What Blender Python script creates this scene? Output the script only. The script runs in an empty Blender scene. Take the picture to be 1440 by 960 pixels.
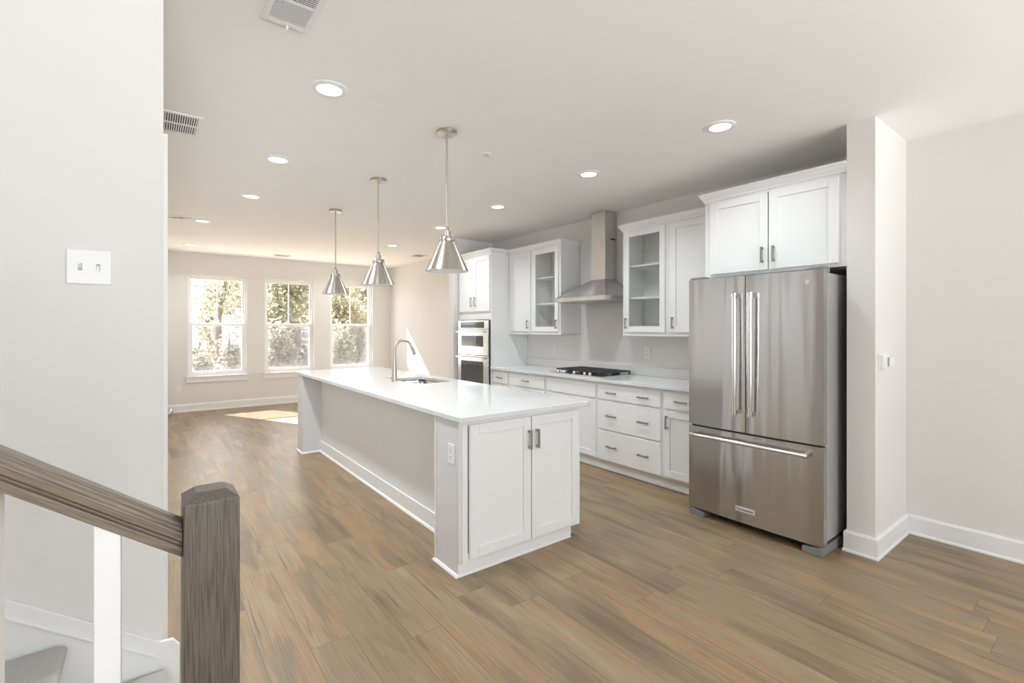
import bpy, bmesh, math, random
from mathutils import Vector, Matrix

random.seed(7)
scene = bpy.context.scene
COL = scene.collection
PI = math.pi

# ------------------------------------------------------------------ camera
EYE = 1.41
cam_data = bpy.data.cameras.new('camera')
cam_data.sensor_fit = 'HORIZONTAL'
cam_data.sensor_width = 36.0
cam_data.lens = 673.0 / 1440.0 * 36.0
cam_data.shift_y = -18.0 / 1440.0
cam_data.clip_start = 0.02
cam_data.clip_end = 300
cam = bpy.data.objects.new('camera', cam_data)
COL.objects.link(cam)
cam.location = (0, 0, EYE)
cam.rotation_euler = (PI / 2, 0, -math.radians(37.4))
scene.camera = cam

# ------------------------------------------------------------------ light, sky, exposure
scene.view_settings.view_transform = 'Standard'
scene.view_settings.look = 'None'
scene.view_settings.exposure = 0.06
scene.view_settings.gamma = 1.0
scene.view_settings.use_curve_mapping = False
scene.cycles.diffuse_bounces = 6
scene.cycles.max_bounces = 14
scene.cycles.transparent_max_bounces = 24
scene.cycles.caustics_reflective = False
scene.cycles.caustics_refractive = False
scene.cycles.sample_clamp_indirect = 6.0

world = bpy.data.worlds.new('sky')
scene.world = world
world.use_nodes = True
wn = world.node_tree.nodes
wn['Background'].inputs['Color'].default_value = (0.90, 0.95, 1.0, 1)
wn['Background'].inputs['Strength'].default_value = 2.9

SUN_DIR = Vector((0.43, -0.88, -0.785)).normalized()
sun = bpy.data.lights.new('sun', 'SUN')
sun.energy = 36.0
sun.angle = math.radians(0.5)
sun.color = (0.92, 0.97, 1.02)
sun_o = bpy.data.objects.new('sun', sun)
COL.objects.link(sun_o)
sun_o.location = (-6, 22, 14)
sun_o.rotation_euler = SUN_DIR.to_track_quat('-Z', 'Y').to_euler()

# lamp powers in watts
FRONT_SKY, FRONT_UPFILL, REAR_DAY = 41, 31, 8
CAN_KITCHEN, CAN_AISLE, CAN_LIVING = 8.2, 14.5, 5.8
CAN_COLOR = (0.90, 0.975, 1.03)


def window_light(name, loc, direction, w, h, power, color=(0.93, 0.97, 1.0), spread=180):
    l = bpy.data.lights.new(name, 'AREA')
    l.shape = 'RECTANGLE'
    l.size = w
    l.size_y = h
    l.energy = power
    l.color = color
    l.spread = math.radians(spread)
    o = bpy.data.objects.new(name, l)
    COL.objects.link(o)
    o.location = loc
    o.rotation_euler = Vector(direction).to_track_quat('-Z', 'Y').to_euler()
    return o


# daylight coming in through the room's window openings, plus an added upward fill
BACK_Y = -3.4
for bx, k in ((-0.6, 0.78), (1.2, 1.25), (3.0, 0.55)):
    # level light from the sky, and an added upward fill that lifts the ceiling
    window_light('daylight_front', (bx, BACK_Y - 0.10, 1.45), (0, 1, -0.1), 1.0, 1.75, FRONT_SKY * k, (0.89, 0.975, 1.04))
    window_light('upfill_front', (bx, BACK_Y - 0.16, 1.35), (0, 1, 0.75), 1.0, 1.75, FRONT_UPFILL, (0.89, 0.975, 1.04), 80)
for fx in (1.005, 2.175, 3.36):
    window_light('daylight_rear', (fx, 10.05, 1.47), (0, -1, 0.3), 0.85, 1.7, REAR_DAY, (0.97, 0.99, 0.98))

# ------------------------------------------------------------------ materials
def new_mat(name):
    m = bpy.data.materials.new(name)
    m.use_nodes = True
    return m, m.node_tree, m.node_tree.nodes['Principled BSDF']


def mat(name, color, rough=0.5, metal=0.0, spec=0.5, noise=0.0, nscale=40.0, bump=0.0, coat=0.0, aniso=0.0):
    """procedural principled material with slight noise in colour, roughness and bump"""
    m, nt, b = new_mat(name)
    b.inputs['Base Color'].default_value = (*color, 1)
    b.inputs['Roughness'].default_value = rough
    b.inputs['Metallic'].default_value = metal
    b.inputs['Specular IOR Level'].default_value = spec
    b.inputs['Coat Weight'].default_value = coat
    tc = nt.nodes.new('ShaderNodeTexCoord')
    n = nt.nodes.new('ShaderNodeTexNoise')
    n.inputs['Scale'].default_value = nscale
    n.inputs['Detail'].default_value = 4
    nt.links.new(tc.outputs['Object'], n.inputs['Vector'])
    if noise:
        mx = nt.nodes.new('ShaderNodeMix')
        mx.data_type = 'RGBA'
        mx.inputs[6].default_value = (*[c * (1 - noise) for c in color], 1)
        mx.inputs[7].default_value = (*[min(1, c * (1 + noise)) for c in color], 1)
        nt.links.new(n.outputs['Fac'], mx.inputs[0])
        nt.links.new(mx.outputs[2], b.inputs['Base Color'])
    if bump:
        bp = nt.nodes.new('ShaderNodeBump')
        bp.inputs['Strength'].default_value = bump
        bp.inputs['Distance'].default_value = 0.002
        nt.links.new(n.outputs['Fac'], bp.inputs['Height'])
        nt.links.new(bp.outputs['Normal'], b.inputs['Normal'])
    if aniso:
        b.inputs['Anisotropic'].default_value = aniso
        b.inputs['Anisotropic Rotation'].default_value = 0.25
        t = nt.nodes.new('ShaderNodeTangent')
        t.direction_type = 'RADIAL'
        t.axis = 'Z'
        nt.links.new(t.outputs['Tangent'], b.inputs['Tangent'])
    return m


def mat_brushed(name, color, rough=0.26):
    """stainless sheet with a fine horizontal grain and long soft vertical waves"""
    m, nt, b = new_mat(name)
    b.inputs['Base Color'].default_value = (*color, 1)
    b.inputs['Metallic'].default_value = 1
    b.inputs['Roughness'].default_value = rough
    b.inputs['Anisotropic'].default_value = 0.8
    b.inputs['Anisotropic Rotation'].default_value = 0.25
    tn = nt.nodes.new('ShaderNodeTangent')
    tn.direction_type = 'RADIAL'
    tn.axis = 'Z'
    nt.links.new(tn.outputs['Tangent'], b.inputs['Tangent'])
    tc = nt.nodes.new('ShaderNodeTexCoord')
    mp = nt.nodes.new('ShaderNodeMapping')
    mp.inputs['Scale'].default_value = (3, 3, 700)
    nt.links.new(tc.outputs['Object'], mp.inputs['Vector'])
    n = nt.nodes.new('ShaderNodeTexNoise')
    n.inputs['Scale'].default_value = 1.0
    n.inputs['Detail'].default_value = 2
    nt.links.new(mp.outputs['Vector'], n.inputs['Vector'])
    mr = nt.nodes.new('ShaderNodeMapRange')
    mr.inputs['To Min'].default_value = rough - 0.015
    mr.inputs['To Max'].default_value = rough + 0.02
    nt.links.new(n.outputs['Fac'], mr.inputs['Value'])
    nt.links.new(mr.outputs['Result'], b.inputs['Roughness'])
    mp2 = nt.nodes.new('ShaderNodeMapping')
    mp2.inputs['Scale'].default_value = (7, 7, 0.7)
    nt.links.new(tc.outputs['Object'], mp2.inputs['Vector'])
    n2 = nt.nodes.new('ShaderNodeTexNoise')
    n2.inputs['Scale'].default_value = 1.0
    n2.inputs['Detail'].default_value = 1
    nt.links.new(mp2.outputs['Vector'], n2.inputs['Vector'])
    bp = nt.nodes.new('ShaderNodeBump')
    bp.inputs['Strength'].default_value = 0.9
    bp.inputs['Distance'].default_value = 0.02
    nt.links.new(n2.outputs['Fac'], bp.inputs['Height'])
    nt.links.new(bp.outputs['Normal'], b.inputs['Normal'])
    return m


def mat_glass(name, tint=(1, 1, 1), gloss=0.07):
    """thin clear pane: see-through with a Fresnel reflection"""
    m = bpy.data.materials.new(name)
    m.use_nodes = True
    nt = m.node_tree
    nt.nodes.clear()
    out = nt.nodes.new('ShaderNodeOutputMaterial')
    tr = nt.nodes.new('ShaderNodeBsdfTransparent')
    tr.inputs['Color'].default_value = (*tint, 1)
    gl = nt.nodes.new('ShaderNodeBsdfGlossy')
    gl.inputs['Roughness'].default_value = 0.01
    # Schlick reflectance of a thin sheet, the same from both sides
    lw = nt.nodes.new('ShaderNodeLayerWeight')
    lw.inputs['Blend'].default_value = 0.5
    pw = nt.nodes.new('ShaderNodeMath')
    pw.operation = 'POWER'
    pw.inputs[1].default_value = 5
    nt.links.new(lw.outputs['Facing'], pw.inputs[0])
    ma = nt.nodes.new('ShaderNodeMath')
    ma.operation = 'MULTIPLY_ADD'
    ma.inputs[1].default_value = 0.95
    ma.inputs[2].default_value = gloss * 0.6
    nt.links.new(pw.outputs[0], ma.inputs[0])
    mx = nt.nodes.new('ShaderNodeMixShader')
    nt.links.new(ma.outputs[0], mx.inputs['Fac'])
    nt.links.new(tr.outputs['BSDF'], mx.inputs[1])
    nt.links.new(gl.outputs['BSDF'], mx.inputs[2])
    nt.links.new(mx.outputs['Shader'], out.inputs['Surface'])
    return m


def mat_screen(name):
    m = bpy.data.materials.new(name)
    m.use_nodes = True
    nt = m.node_tree
    nt.nodes.clear()
    out = nt.nodes.new('ShaderNodeOutputMaterial')
    tr = nt.nodes.new('ShaderNodeBsdfTransparent')
    df = nt.nodes.new('ShaderNodeBsdfDiffuse')
    df.inputs['Color'].default_value = (0.42, 0.42, 0.42, 1)
    mx = nt.nodes.new('ShaderNodeMixShader')
    mx.inputs['Fac'].default_value = 0.3
    nt.links.new(tr.outputs['BSDF'], mx.inputs[1])
    nt.links.new(df.outputs['BSDF'], mx.inputs[2])
    nt.links.new(mx.outputs['Shader'], out.inputs['Surface'])
    return m


def mat_emit(name, color, strength):
    m, nt, b = new_mat(name)
    b.inputs['Base Color'].default_value = (0.9, 0.9, 0.9, 1)
    b.inputs['Emission Color'].default_value = (*color, 1)
    b.inputs['Emission Strength'].default_value = strength
    return m


def mat_floor():
    m, nt, b = new_mat('vinyl_plank')
    N, L = nt.nodes.new, nt.links.new

    def math_(op, a, bb=None, c=None):
        n = N('ShaderNodeMath')
        n.operation = op
        for i, v in enumerate((a, bb, c)):
            if v is None:
                continue
            if isinstance(v, (int, float)):
                n.inputs[i].default_value = v
            else:
                L(v, n.inputs[i])
        return n.outputs[0]
    tc = N('ShaderNodeTexCoord')
    sep = N('ShaderNodeSeparateXYZ')
    L(tc.outputs['Object'], sep.inputs[0])
    X, Y = sep.outputs['X'], sep.outputs['Y']
    xs = math_('DIVIDE', math_('ADD', X, 10 * 0.18 - 0.035), 0.18)
    row = math_('FLOOR', xs)
    fx = math_('FRACT', xs)
    wn1 = N('ShaderNodeTexWhiteNoise')
    wn1.noise_dimensions = '1D'
    L(row, wn1.inputs['W'])
    ys = math_('DIVIDE', math_('ADD', math_('ADD', Y, 20), math_('MULTIPLY', wn1.outputs['Value'], 1.22)), 1.22)
    idx = math_('FLOOR', ys)
    fy = math_('FRACT', ys)
    cmb = N('ShaderNodeCombineXYZ')
    L(row, cmb.inputs[0])
    L(idx, cmb.inputs[1])
    wn2 = N('ShaderNodeTexWhiteNoise')
    wn2.noise_dimensions = '2D'
    L(cmb.outputs[0], wn2.inputs['Vector'])
    rnd = wn2.outputs['Value']
    # grain, shifted per plank
    off = N('ShaderNodeCombineXYZ')
    L(math_('MULTIPLY', rnd, 37), off.inputs[0])
    L(math_('MULTIPLY', rnd, 91), off.inputs[1])
    add = N('ShaderNodeVectorMath')
    add.operation = 'ADD'
    L(tc.outputs['Object'], add.inputs[0])
    L(off.outputs[0], add.inputs[1])

    def noise(sc, detail, dist=0.0):
        mp = N('ShaderNodeMapping')
        mp.inputs['Scale'].default_value = sc
        L(add.outputs[0], mp.inputs['Vector'])
        n = N('ShaderNodeTexNoise')
        n.inputs['Scale'].default_value = 1
        n.inputs['Detail'].default_value = detail
        n.inputs['Distortion'].default_value = dist
        L(mp.outputs[0], n.inputs['Vector'])
        return n.outputs['Fac']
    broad = noise((8, 1.4, 1), 4, 0.6)
    fine = noise((140, 3.5, 1), 6, 0.5)
    ramp = N('ShaderNodeValToRGB')
    r = ramp.color_ramp
    r.elements[0].position = 0.0
    r.elements[0].color = (0.181, 0.125, 0.078, 1)
    r.elements[1].position = 1.0
    r.elements[1].color = (0.328, 0.229, 0.136, 1)
    for p, c in ((0.22, (0.230, 0.165, 0.100, 1)), (0.40, (0.284, 0.203, 0.119, 1)), (0.55, (0.240, 0.178, 0.112, 1)),
                 (0.70, (0.319, 0.199, 0.109, 1)), (0.85, (0.279, 0.206, 0.128, 1))):
        e = r.elements.new(p)
        e.color = c
    bm_ = N('ShaderNodeMapRange')
    bm_.inputs['From Min'].default_value = 0.3
    bm_.inputs['From Max'].default_value = 0.7
    L(broad, bm_.inputs['Value'])
    L(math_('ADD', math_('MULTIPLY', rnd, 0.58), math_('MULTIPLY', bm_.outputs['Result'], 0.42)), ramp.inputs['Fac'])
    g = math_('ADD', math_('MULTIPLY', fine, 0.8), math_('MULTIPLY', broad, 0.7))   # about 0.75
    mr = N('ShaderNodeMapRange')
    mr.inputs['From Min'].default_value = 0.5
    mr.inputs['From Max'].default_value = 1.0
    mr.inputs['To Min'].default_value = 0.76
    mr.inputs['To Max'].default_value = 1.24
    L(g, mr.inputs['Value'])
    mul = N('ShaderNodeMix')
    mul.data_type = 'RGBA'
    mul.blend_type = 'MULTIPLY'
    mul.inputs[0].default_value = 1
    L(ramp.outputs['Color'], mul.inputs[6])
    L(mr.outputs['Result'], mul.inputs[7])
    # dark mineral streaks
    streak = noise((42, 1.6, 1), 8, 1.1)
    sm = N('ShaderNodeMapRange')
    sm.inputs['From Min'].default_value = 0.60
    sm.inputs['From Max'].default_value = 0.72
    sm.inputs['To Min'].default_value = 0.0
    sm.inputs['To Max'].default_value = 0.62
    L(streak, sm.inputs['Value'])
    mx1 = N('ShaderNodeMix')
    mx1.data_type = 'RGBA'
    L(sm.outputs['Result'], mx1.inputs[0])
    L(mul.outputs[2], mx1.inputs[6])
    mx1.inputs[7].default_value = (0.11, 0.077, 0.05, 1)
    # seams
    dx = math_('MINIMUM', fx, math_('SUBTRACT', 1, fx))
    dy = math_('MINIMUM', fy, math_('SUBTRACT', 1, fy))
    sx = math_('LESS_THAN', dx, 0.0075)
    sy = math_('LESS_THAN', dy, 0.0012)
    seam = math_('MULTIPLY', math_('MAXIMUM', sx, sy), 0.62)
    mx2 = N('ShaderNodeMix')
    mx2.data_type = 'RGBA'
    L(seam, mx2.inputs[0])
    L(mx1.outputs[2], mx2.inputs[6])
    mx2.inputs[7].default_value = (0.09, 0.065, 0.045, 1)
    L(mx2.outputs[2], b.inputs['Base Color'])
    mr2 = N('ShaderNodeMapRange')
    b.inputs['Specular IOR Level'].default_value = 0.4
    mr2.inputs['To Min'].default_value = 0.30
    mr2.inputs['To Max'].default_value = 0.42
    L(fine, mr2.inputs['Value'])
    L(mr2.outputs['Result'], b.inputs['Roughness'])
    bp = N('ShaderNodeBump')
    bp.inputs['Strength'].default_value = 0.12
    bp.inputs['Distance'].default_value = 0.002
    L(math_('SUBTRACT', fine, seam), bp.inputs['Height'])
    L(bp.outputs['Normal'], b.inputs['Normal'])
    return m


def mat_oak(name, scale, k=(1, 1, 1)):
    m, nt, b = new_mat(name)
    N, L = nt.nodes.new, nt.links.new
    tc = N('ShaderNodeTexCoord')
    mp = N('ShaderNodeMapping')
    mp.inputs['Scale'].default_value = scale
    L(tc.outputs['Object'], mp.inputs['Vector'])
    n = N('ShaderNodeTexNoise')
    n.inputs['Scale'].default_value = 1
    n.inputs['Detail'].default_value = 7
    n.inputs['Distortion'].default_value = 0.3
    L(mp.outputs[0], n.inputs['Vector'])
    r = N('ShaderNodeValToRGB')
    r.color_ramp.elements[0].position = 0.34
    r.color_ramp.elements[0].color = (0.115 * k[0], 0.092 * k[1], 0.072 * k[2], 1)
    r.color_ramp.elements[1].position = 0.66
    r.color_ramp.elements[1].color = (0.225 * k[0], 0.193 * k[1], 0.158 * k[2], 1)
    e = r.color_ramp.elements.new(0.48)
    e.color = (0.175 * k[0], 0.148 * k[1], 0.118 * k[2], 1)
    L(n.outputs['Fac'], r.inputs['Fac'])
    L(r.outputs['Color'], b.inputs['Base Color'])
    b.inputs['Roughness'].default_value = 0.42
    bp = N('ShaderNodeBump')
    bp.inputs['Strength'].default_value = 0.15
    bp.inputs['Distance'].default_value = 0.001
    L(n.outputs['Fac'], bp.inputs['Height'])
    L(bp.outputs['Normal'], b.inputs['Normal'])
    return m


def mat_leaf(name, c1, c2):
    m = bpy.data.materials.new(name)
    m.use_nodes = True
    nt = m.node_tree
    nt.nodes.clear()
    N, L = nt.nodes.new, nt.links.new
    out = N('ShaderNodeOutputMaterial')
    tc = N('ShaderNodeTexCoord')
    n = N('ShaderNodeTexNoise')
    n.inputs['Scale'].default_value = 2.2
    n.inputs['Detail'].default_value = 5
    L(tc.outputs['Object'], n.inputs['Vector'])
    r = N('ShaderNodeValToRGB')
    r.color_ramp.elements[0].position = 0.35
    r.color_ramp.elements[0].color = (*c1, 1)
    r.color_ramp.elements[1].position = 0.65
    r.color_ramp.elements[1].color = (*c2, 1)
    L(n.outputs['Fac'], r.inputs['Fac'])
    d = N('ShaderNodeBsdfDiffuse')
    t = N('ShaderNodeBsdfTranslucent')
    L(r.outputs['Color'], d.inputs['Color'])
    L(r.outputs['Color'], t.inputs['Color'])
    mx = N('ShaderNodeMixShader')
    mx.inputs['Fac'].default_value = 0.5
    L(d.outputs[0], mx.inputs[1])
    L(t.outputs[0], mx.inputs[2])
    L(mx.outputs[0], out.inputs['Surface'])
    return m


M = dict(
    wall=mat('wall_paint', (0.78, 0.762, 0.738), 0.75, spec=0.25, noise=0.012, nscale=6, bump=0.02),
    ceiling=mat('ceiling_paint', (0.95, 0.935, 0.915), 0.85, spec=0.15, noise=0.012, nscale=5),
    trim=mat('trim_paint', (0.86, 0.86, 0.86), 0.38, noise=0.01),
    cab=mat('cabinet_paint', (0.86, 0.86, 0.86), 0.36, noise=0.01),
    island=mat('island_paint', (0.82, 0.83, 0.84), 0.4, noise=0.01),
    endpanel_shaded=mat('end_panel_shaded_paint', (0.72, 0.725, 0.73), 0.4, noise=0.01),  # island paint darkened to put the end panels' shade into their colour
    quartz=mat('white_quartz', (0.76, 0.76, 0.755), 0.10, spec=0.5, noise=0.015, nscale=90),
    steel=mat_brushed('brushed_stainless', (0.545, 0.53, 0.515), 0.2),
    hoodsteel=mat_brushed('hood_stainless', (0.68, 0.67, 0.66), 0.3),
    chrome=mat('polished_steel', (0.78, 0.77, 0.76), 0.16, metal=1, noise=0.02),
    nickel=mat('brushed_nickel', (0.54, 0.505, 0.455), 0.33, metal=1, noise=0.03, aniso=0.8),
    pull=mat('pull_nickel', (0.40, 0.385, 0.36), 0.30, metal=1, noise=0.03),
    greysteel=mat('grey_steel_paint', (0.47, 0.465, 0.46), 0.42, metal=0.35, noise=0.03),
    greyplastic=mat('grey_plastic', (0.21, 0.21, 0.215), 0.5, noise=0.03),
    black=mat('black_plastic', (0.02, 0.02, 0.022), 0.5, noise=0.2),
    iron=mat('cast_iron', (0.035, 0.035, 0.037), 0.55, noise=0.25, bump=0.1),
    darkglass=mat('dark_oven_glass', (0.06, 0.06, 0.06), 0.06, spec=0.8, noise=0.1),
    plastic=mat('white_plastic', (0.86, 0.86, 0.855), 0.3, noise=0.01),
    slot=mat('dark_slot', (0.10, 0.10, 0.10), 0.6, noise=0.1),
    greyled=mat('grey_display', (0.30, 0.29, 0.28), 0.25, noise=0.08),
    ventdark=mat('vent_dark', (0.05, 0.05, 0.05), 0.8, noise=0.1),
    vinyl=mat('window_vinyl', (0.88, 0.88, 0.88), 0.35, noise=0.01),
    glass=mat_glass('window_glass'),
    cabglass=mat_glass('cabinet_glass', (0.965, 0.975, 0.965)),
    screen=mat_screen('insect_screen'),
    lens=mat_emit('lamp_lens', (1.0, 0.96, 0.91), 3.0),
    floor=mat_floor(),
    oakz=mat_oak('oak_upright', (420, 420, 14), (0.70, 0.69, 0.68)),
    oakx=mat_oak('oak_rail', (14, 420, 420), (1.08, 1.0, 0.92)),
    carpet=mat('grey_carpet', (0.50, 0.485, 0.465), 0.95, spec=0.1, noise=0.35, nscale=260, bump=1.0),
    soil=mat('leaf_litter', (0.40, 0.31, 0.20), 0.95, spec=0.1, noise=0.35, nscale=3),
    bark=mat('tree_bark', (0.20, 0.165, 0.14), 0.9, spec=0.1, noise=0.3, nscale=14, bump=0.6),
    leaf_a=mat_leaf('leaf_olive', (0.298, 0.290, 0.202), (0.549, 0.524, 0.395)),
    leaf_b=mat_leaf('leaf_tan', (0.332, 0.299, 0.237), (0.583, 0.529, 0.434)),
    leaf_c=mat_leaf('leaf_yellow', (0.366, 0.334, 0.230), (0.621, 0.572, 0.437)),
    siding=mat('pale_siding', (0.72, 0.74, 0.68), 0.7, noise=0.04),
    roofing=mat('grey_shingle', (0.32, 0.31, 0.30), 0.9, noise=0.2),
    badge=mat('satin_badge', (0.72, 0.71, 0.70), 0.35, metal=0.2, noise=0.02),
    steeltext=mat('badge_letters', (0.06, 0.06, 0.06), 0.4, noise=0.1),
)

# ------------------------------------------------------------------ mesh helpers
ID = (Vector((0, 0, 0)), Vector((1, 0, 0)), Vector((0, 1, 0)), Vector((0, 0, 1)))


def frame_x(x, y):      # a face looking towards -x: a runs to -y, d into +x
    return (Vector((x, y, 0)), Vector((0, -1, 0)), Vector((1, 0, 0)), Vector((0, 0, 1)))


def frame_y(x, y):      # a face looking towards -y: a runs to +x, d into +y
    return (Vector((x, y, 0)), Vector((1, 0, 0)), Vector((0, 1, 0)), Vector((0, 0, 1)))


def frame_ceiling(x, y, z):  # d into the ceiling
    return (Vector((x, y, z)), Vector((1, 0, 0)), Vector((0, 0, 1)), Vector((0, 1, 0)))


def origin_of(o):
    v = Vector((0, 0, 0))
    while o is not None:
        v = v + o.location
        o = o.parent
    return v


class MB:
    """collects boxes, prisms, tubes and lathes in a local frame; build() links them as ONE mesh"""

    def __init__(self, fr=ID):
        self.bm = bmesh.new()
        self.fr = fr

    def w(self, a, d, z):
        o, ex, ey, ez = self.fr
        return o + ex * a + ey * d + ez * z

    def box(self, a0, a1, d0, d1, z0, z1):
        v = [self.bm.verts.new(self.w(a, d, z)) for z in (z0, z1) for d in (d0, d1) for a in (a0, a1)]
        for f in ((0, 2, 3, 1), (4, 5, 7, 6), (0, 1, 5, 4), (2, 6, 7, 3), (0, 4, 6, 2), (1, 3, 7, 5)):
            self.bm.faces.new([v[i] for i in f])
        return self

    def prism(self, pts, axis, t0, t1):
        """extrude a closed outline; axis says which local axis it is swept along: 'a','d' or 'z'"""
        def P(p, t):
            if axis == 'a':
                return self.w(t, p[0], p[1])
            if axis == 'd':
                return self.w(p[0], t, p[1])
            return self.w(p[0], p[1], t)
        A = [self.bm.verts.new(P(p, t0)) for p in pts]
        B = [self.bm.verts.new(P(p, t1)) for p in pts]
        n = len(pts)
        self.bm.faces.new(A)
        self.bm.faces.new(B[::-1])
        for i in range(n):
            self.bm.faces.new((A[i], B[i], B[(i + 1) % n], A[(i + 1) % n]))
        return self

    def loft(self, rings, cap=True):
        """rings: lists of local (a,d,z) points, same count"""
        R = [[self.bm.verts.new(self.w(*p)) for p in r] for r in rings]
        n = len(R[0])
        for r0, r1 in zip(R, R[1:]):
            for i in range(n):
                self.bm.faces.new((r0[i], r0[(i + 1) % n], r1[(i + 1) % n], r1[i]))
        if cap:
            self.bm.faces.new(R[0][::-1])
            self.bm.faces.new(R[-1])
        return self

    def lathe(self, prof, c=(0, 0, 0), n=32, cap=True, axis='z'):
        """prof: (radius, height) pairs round local axis z (or d)"""
        rings = []
        for r, h in prof:
            ring = []
            for i in range(n):
                t = 2 * PI * i / n
                p, q = r * math.cos(t), r * math.sin(t)
                if axis == 'z':
                    ring.append((c[0] + p, c[1] + q, c[2] + h))
                elif axis == 'd':
                    ring.append((c[0] + p, c[1] + h, c[2] + q))
                else:
                    ring.append((c[0] + h, c[1] + p, c[2] + q))
            rings.append(ring)
        return self.loft(rings, cap)

    def tube(self, pts, radii, n=14):
        pts = [Vector(p) for p in pts]
        if isinstance(radii, (int, float)):
            radii = [radii] * len(pts)
        rings = []
        up = None
        for i, p in enumerate(pts):
            t = (pts[min(i + 1, len(pts) - 1)] - pts[max(i - 1, 0)]).normalized()
            if up is None:
                up = Vector((0, 0, 1)) if abs(t.z) < 0.9 else Vector((1, 0, 0))
            x = t.cross(up).normalized()
            y = x.cross(t).normalized()
            up = y
            rings.append([tuple(p + (x * math.cos(2 * PI * k / n) + y * math.sin(2 * PI * k / n)) * radii[i]) for k in range(n)])
        return self.loft(rings)

    def plate_with_holes(self, outer, holes, z0, z1):
        """flat slab from outline loops (local a,d) with holes"""
        bm = self.bm
        tops = []
        edges = []
        for loop in [outer] + holes:
            vs = [bm.verts.new(self.w(p[0], p[1], z1)) for p in loop]
            es = [bm.edges.new((vs[i], vs[(i + 1) % len(vs)])) for i in range(len(vs))]
            tops.append(vs)
            edges += es
        res = bmesh.ops.triangle_fill(bm, use_beauty=True, use_dissolve=False, edges=edges)
        faces = [g for g in res['geom'] if isinstance(g, bmesh.types.BMFace)]
        low = {}
        dz = self.fr[3] * (z0 - z1)
        for vs in tops:
            for v in vs:
                low[v] = bm.verts.new(v.co + dz)
        for f in faces:
            bm.faces.new([low[v] for v in reversed(f.verts)])
        for vs in tops:
            for i in range(len(vs)):
                a, b = vs[i], vs[(i + 1) % len(vs)]
                bm.faces.new((a, low[a], low[b], b))
        return self

    def build(self, name, material, parent=None, bevel=0.0, smooth=False, segs=2):
        bm = self.bm
        bmesh.ops.recalc_face_normals(bm, faces=bm.faces)
        off = origin_of(parent) if parent else None
        if parent is None:
            # keep the origin at the base centre of the mesh for a single-mesh thing
            xs = [v.co for v in bm.verts]
            off = Vector(((min(p.x for p in xs) + max(p.x for p in xs)) / 2, (min(p.y for p in xs) + max(p.y for p in xs)) / 2, min(p.z for p in xs)))
            if material is M['floor']:
                off = Vector((0, 0, 0))
        for v in bm.verts:
            v.co -= off
        if smooth:
            for f in bm.faces:
                f.smooth = True
        me = bpy.data.meshes.new(name)
        bm.to_mesh(me)
        bm.free()
        me.materials.append(material)
        o = bpy.data.objects.new(name, me)
        COL.objects.link(o)
        if parent:
            o.parent = parent
        else:
            o.location = off
        if smooth:
            es = o.modifiers.new('edge_split', 'EDGE_SPLIT')
            es.split_angle = math.radians(38)
        if bevel:
            b = o.modifiers.new('bevel', 'BEVEL')
            b.width = bevel
            b.segments = segs
            b.limit_method = 'ANGLE'
            b.angle_limit = math.radians(50)
            b.harden_normals = False
        return o


def tag(o, label, cat, group=None):
    o['label'] = label
    o['category'] = cat
    if group:
        o['group'] = group
    return o


def thing(name, label, cat, loc, group=None):
    o = bpy.data.objects.new(name, None)
    o.empty_display_size = 0.1
    COL.objects.link(o)
    o.location = loc
    return tag(o, label, cat, group)


def struct_empty(name, loc):
    o = bpy.data.objects.new(name, None)
    o.empty_display_size = 0.1
    COL.objects.link(o)
    o.location = loc
    o['kind'] = 'structure'
    return o


def struct(mb, name, material, bevel=0.0):
    o = mb.build(name, material, None, bevel)
    o['kind'] = 'structure'
    return o


def copy_tree(src, loc, label=None):
    r = src.copy()
    COL.objects.link(r)
    r.location = loc
    if label:
        r['label'] = label
    for ch in list(src.children):
        c = ch.copy()
        COL.objects.link(c)
        c.parent = r
        for g in list(ch.children):
            d = g.copy()
            COL.objects.link(d)
            d.parent = c
    return r


def sweep(mb, path, prof, closed_ends=True):
    """sweep a moulding profile [(out, z)] along a plan path [(x, y)]; out is to the right of travel, mitred"""
    P = [Vector((p[0], p[1])) for p in path]
    rings = []
    for i, p in enumerate(P):
        d0 = (P[i] - P[i - 1]).normalized() if i > 0 else None
        d1 = (P[i + 1] - P[i]).normalized() if i < len(P) - 1 else None
        if d0 is None:
            n = Vector((d1.y, -d1.x))
            k = 1
        elif d1 is None:
            n = Vector((d0.y, -d0.x))
            k = 1
        else:
            n0, n1 = Vector((d0.y, -d0.x)), Vector((d1.y, -d1.x))
            n = (n0 + n1).normalized()
            k = 1 / max(0.2, n.dot(n0))
        rings.append([(p.x + n.x * o * k, p.y + n.y * o * k, z) for o, z in prof])
    mb.loft(rings, closed_ends)
    return mb


BASE_PROF = [(0, 0), (0.020, 0), (0.020, 0.010), (0.014, 0.020), (0.014, 0.118), (0.008, 0.132), (0, 0.132)]

# ================================================================== SETTING
CEIL = 2.71
WR = 4.19       # kitchen wall / right wall
WL = 0.05       # left wall of the far room
FY = 9.80       # far wall
XW = -2.6       # far left wall behind the stairs

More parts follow.
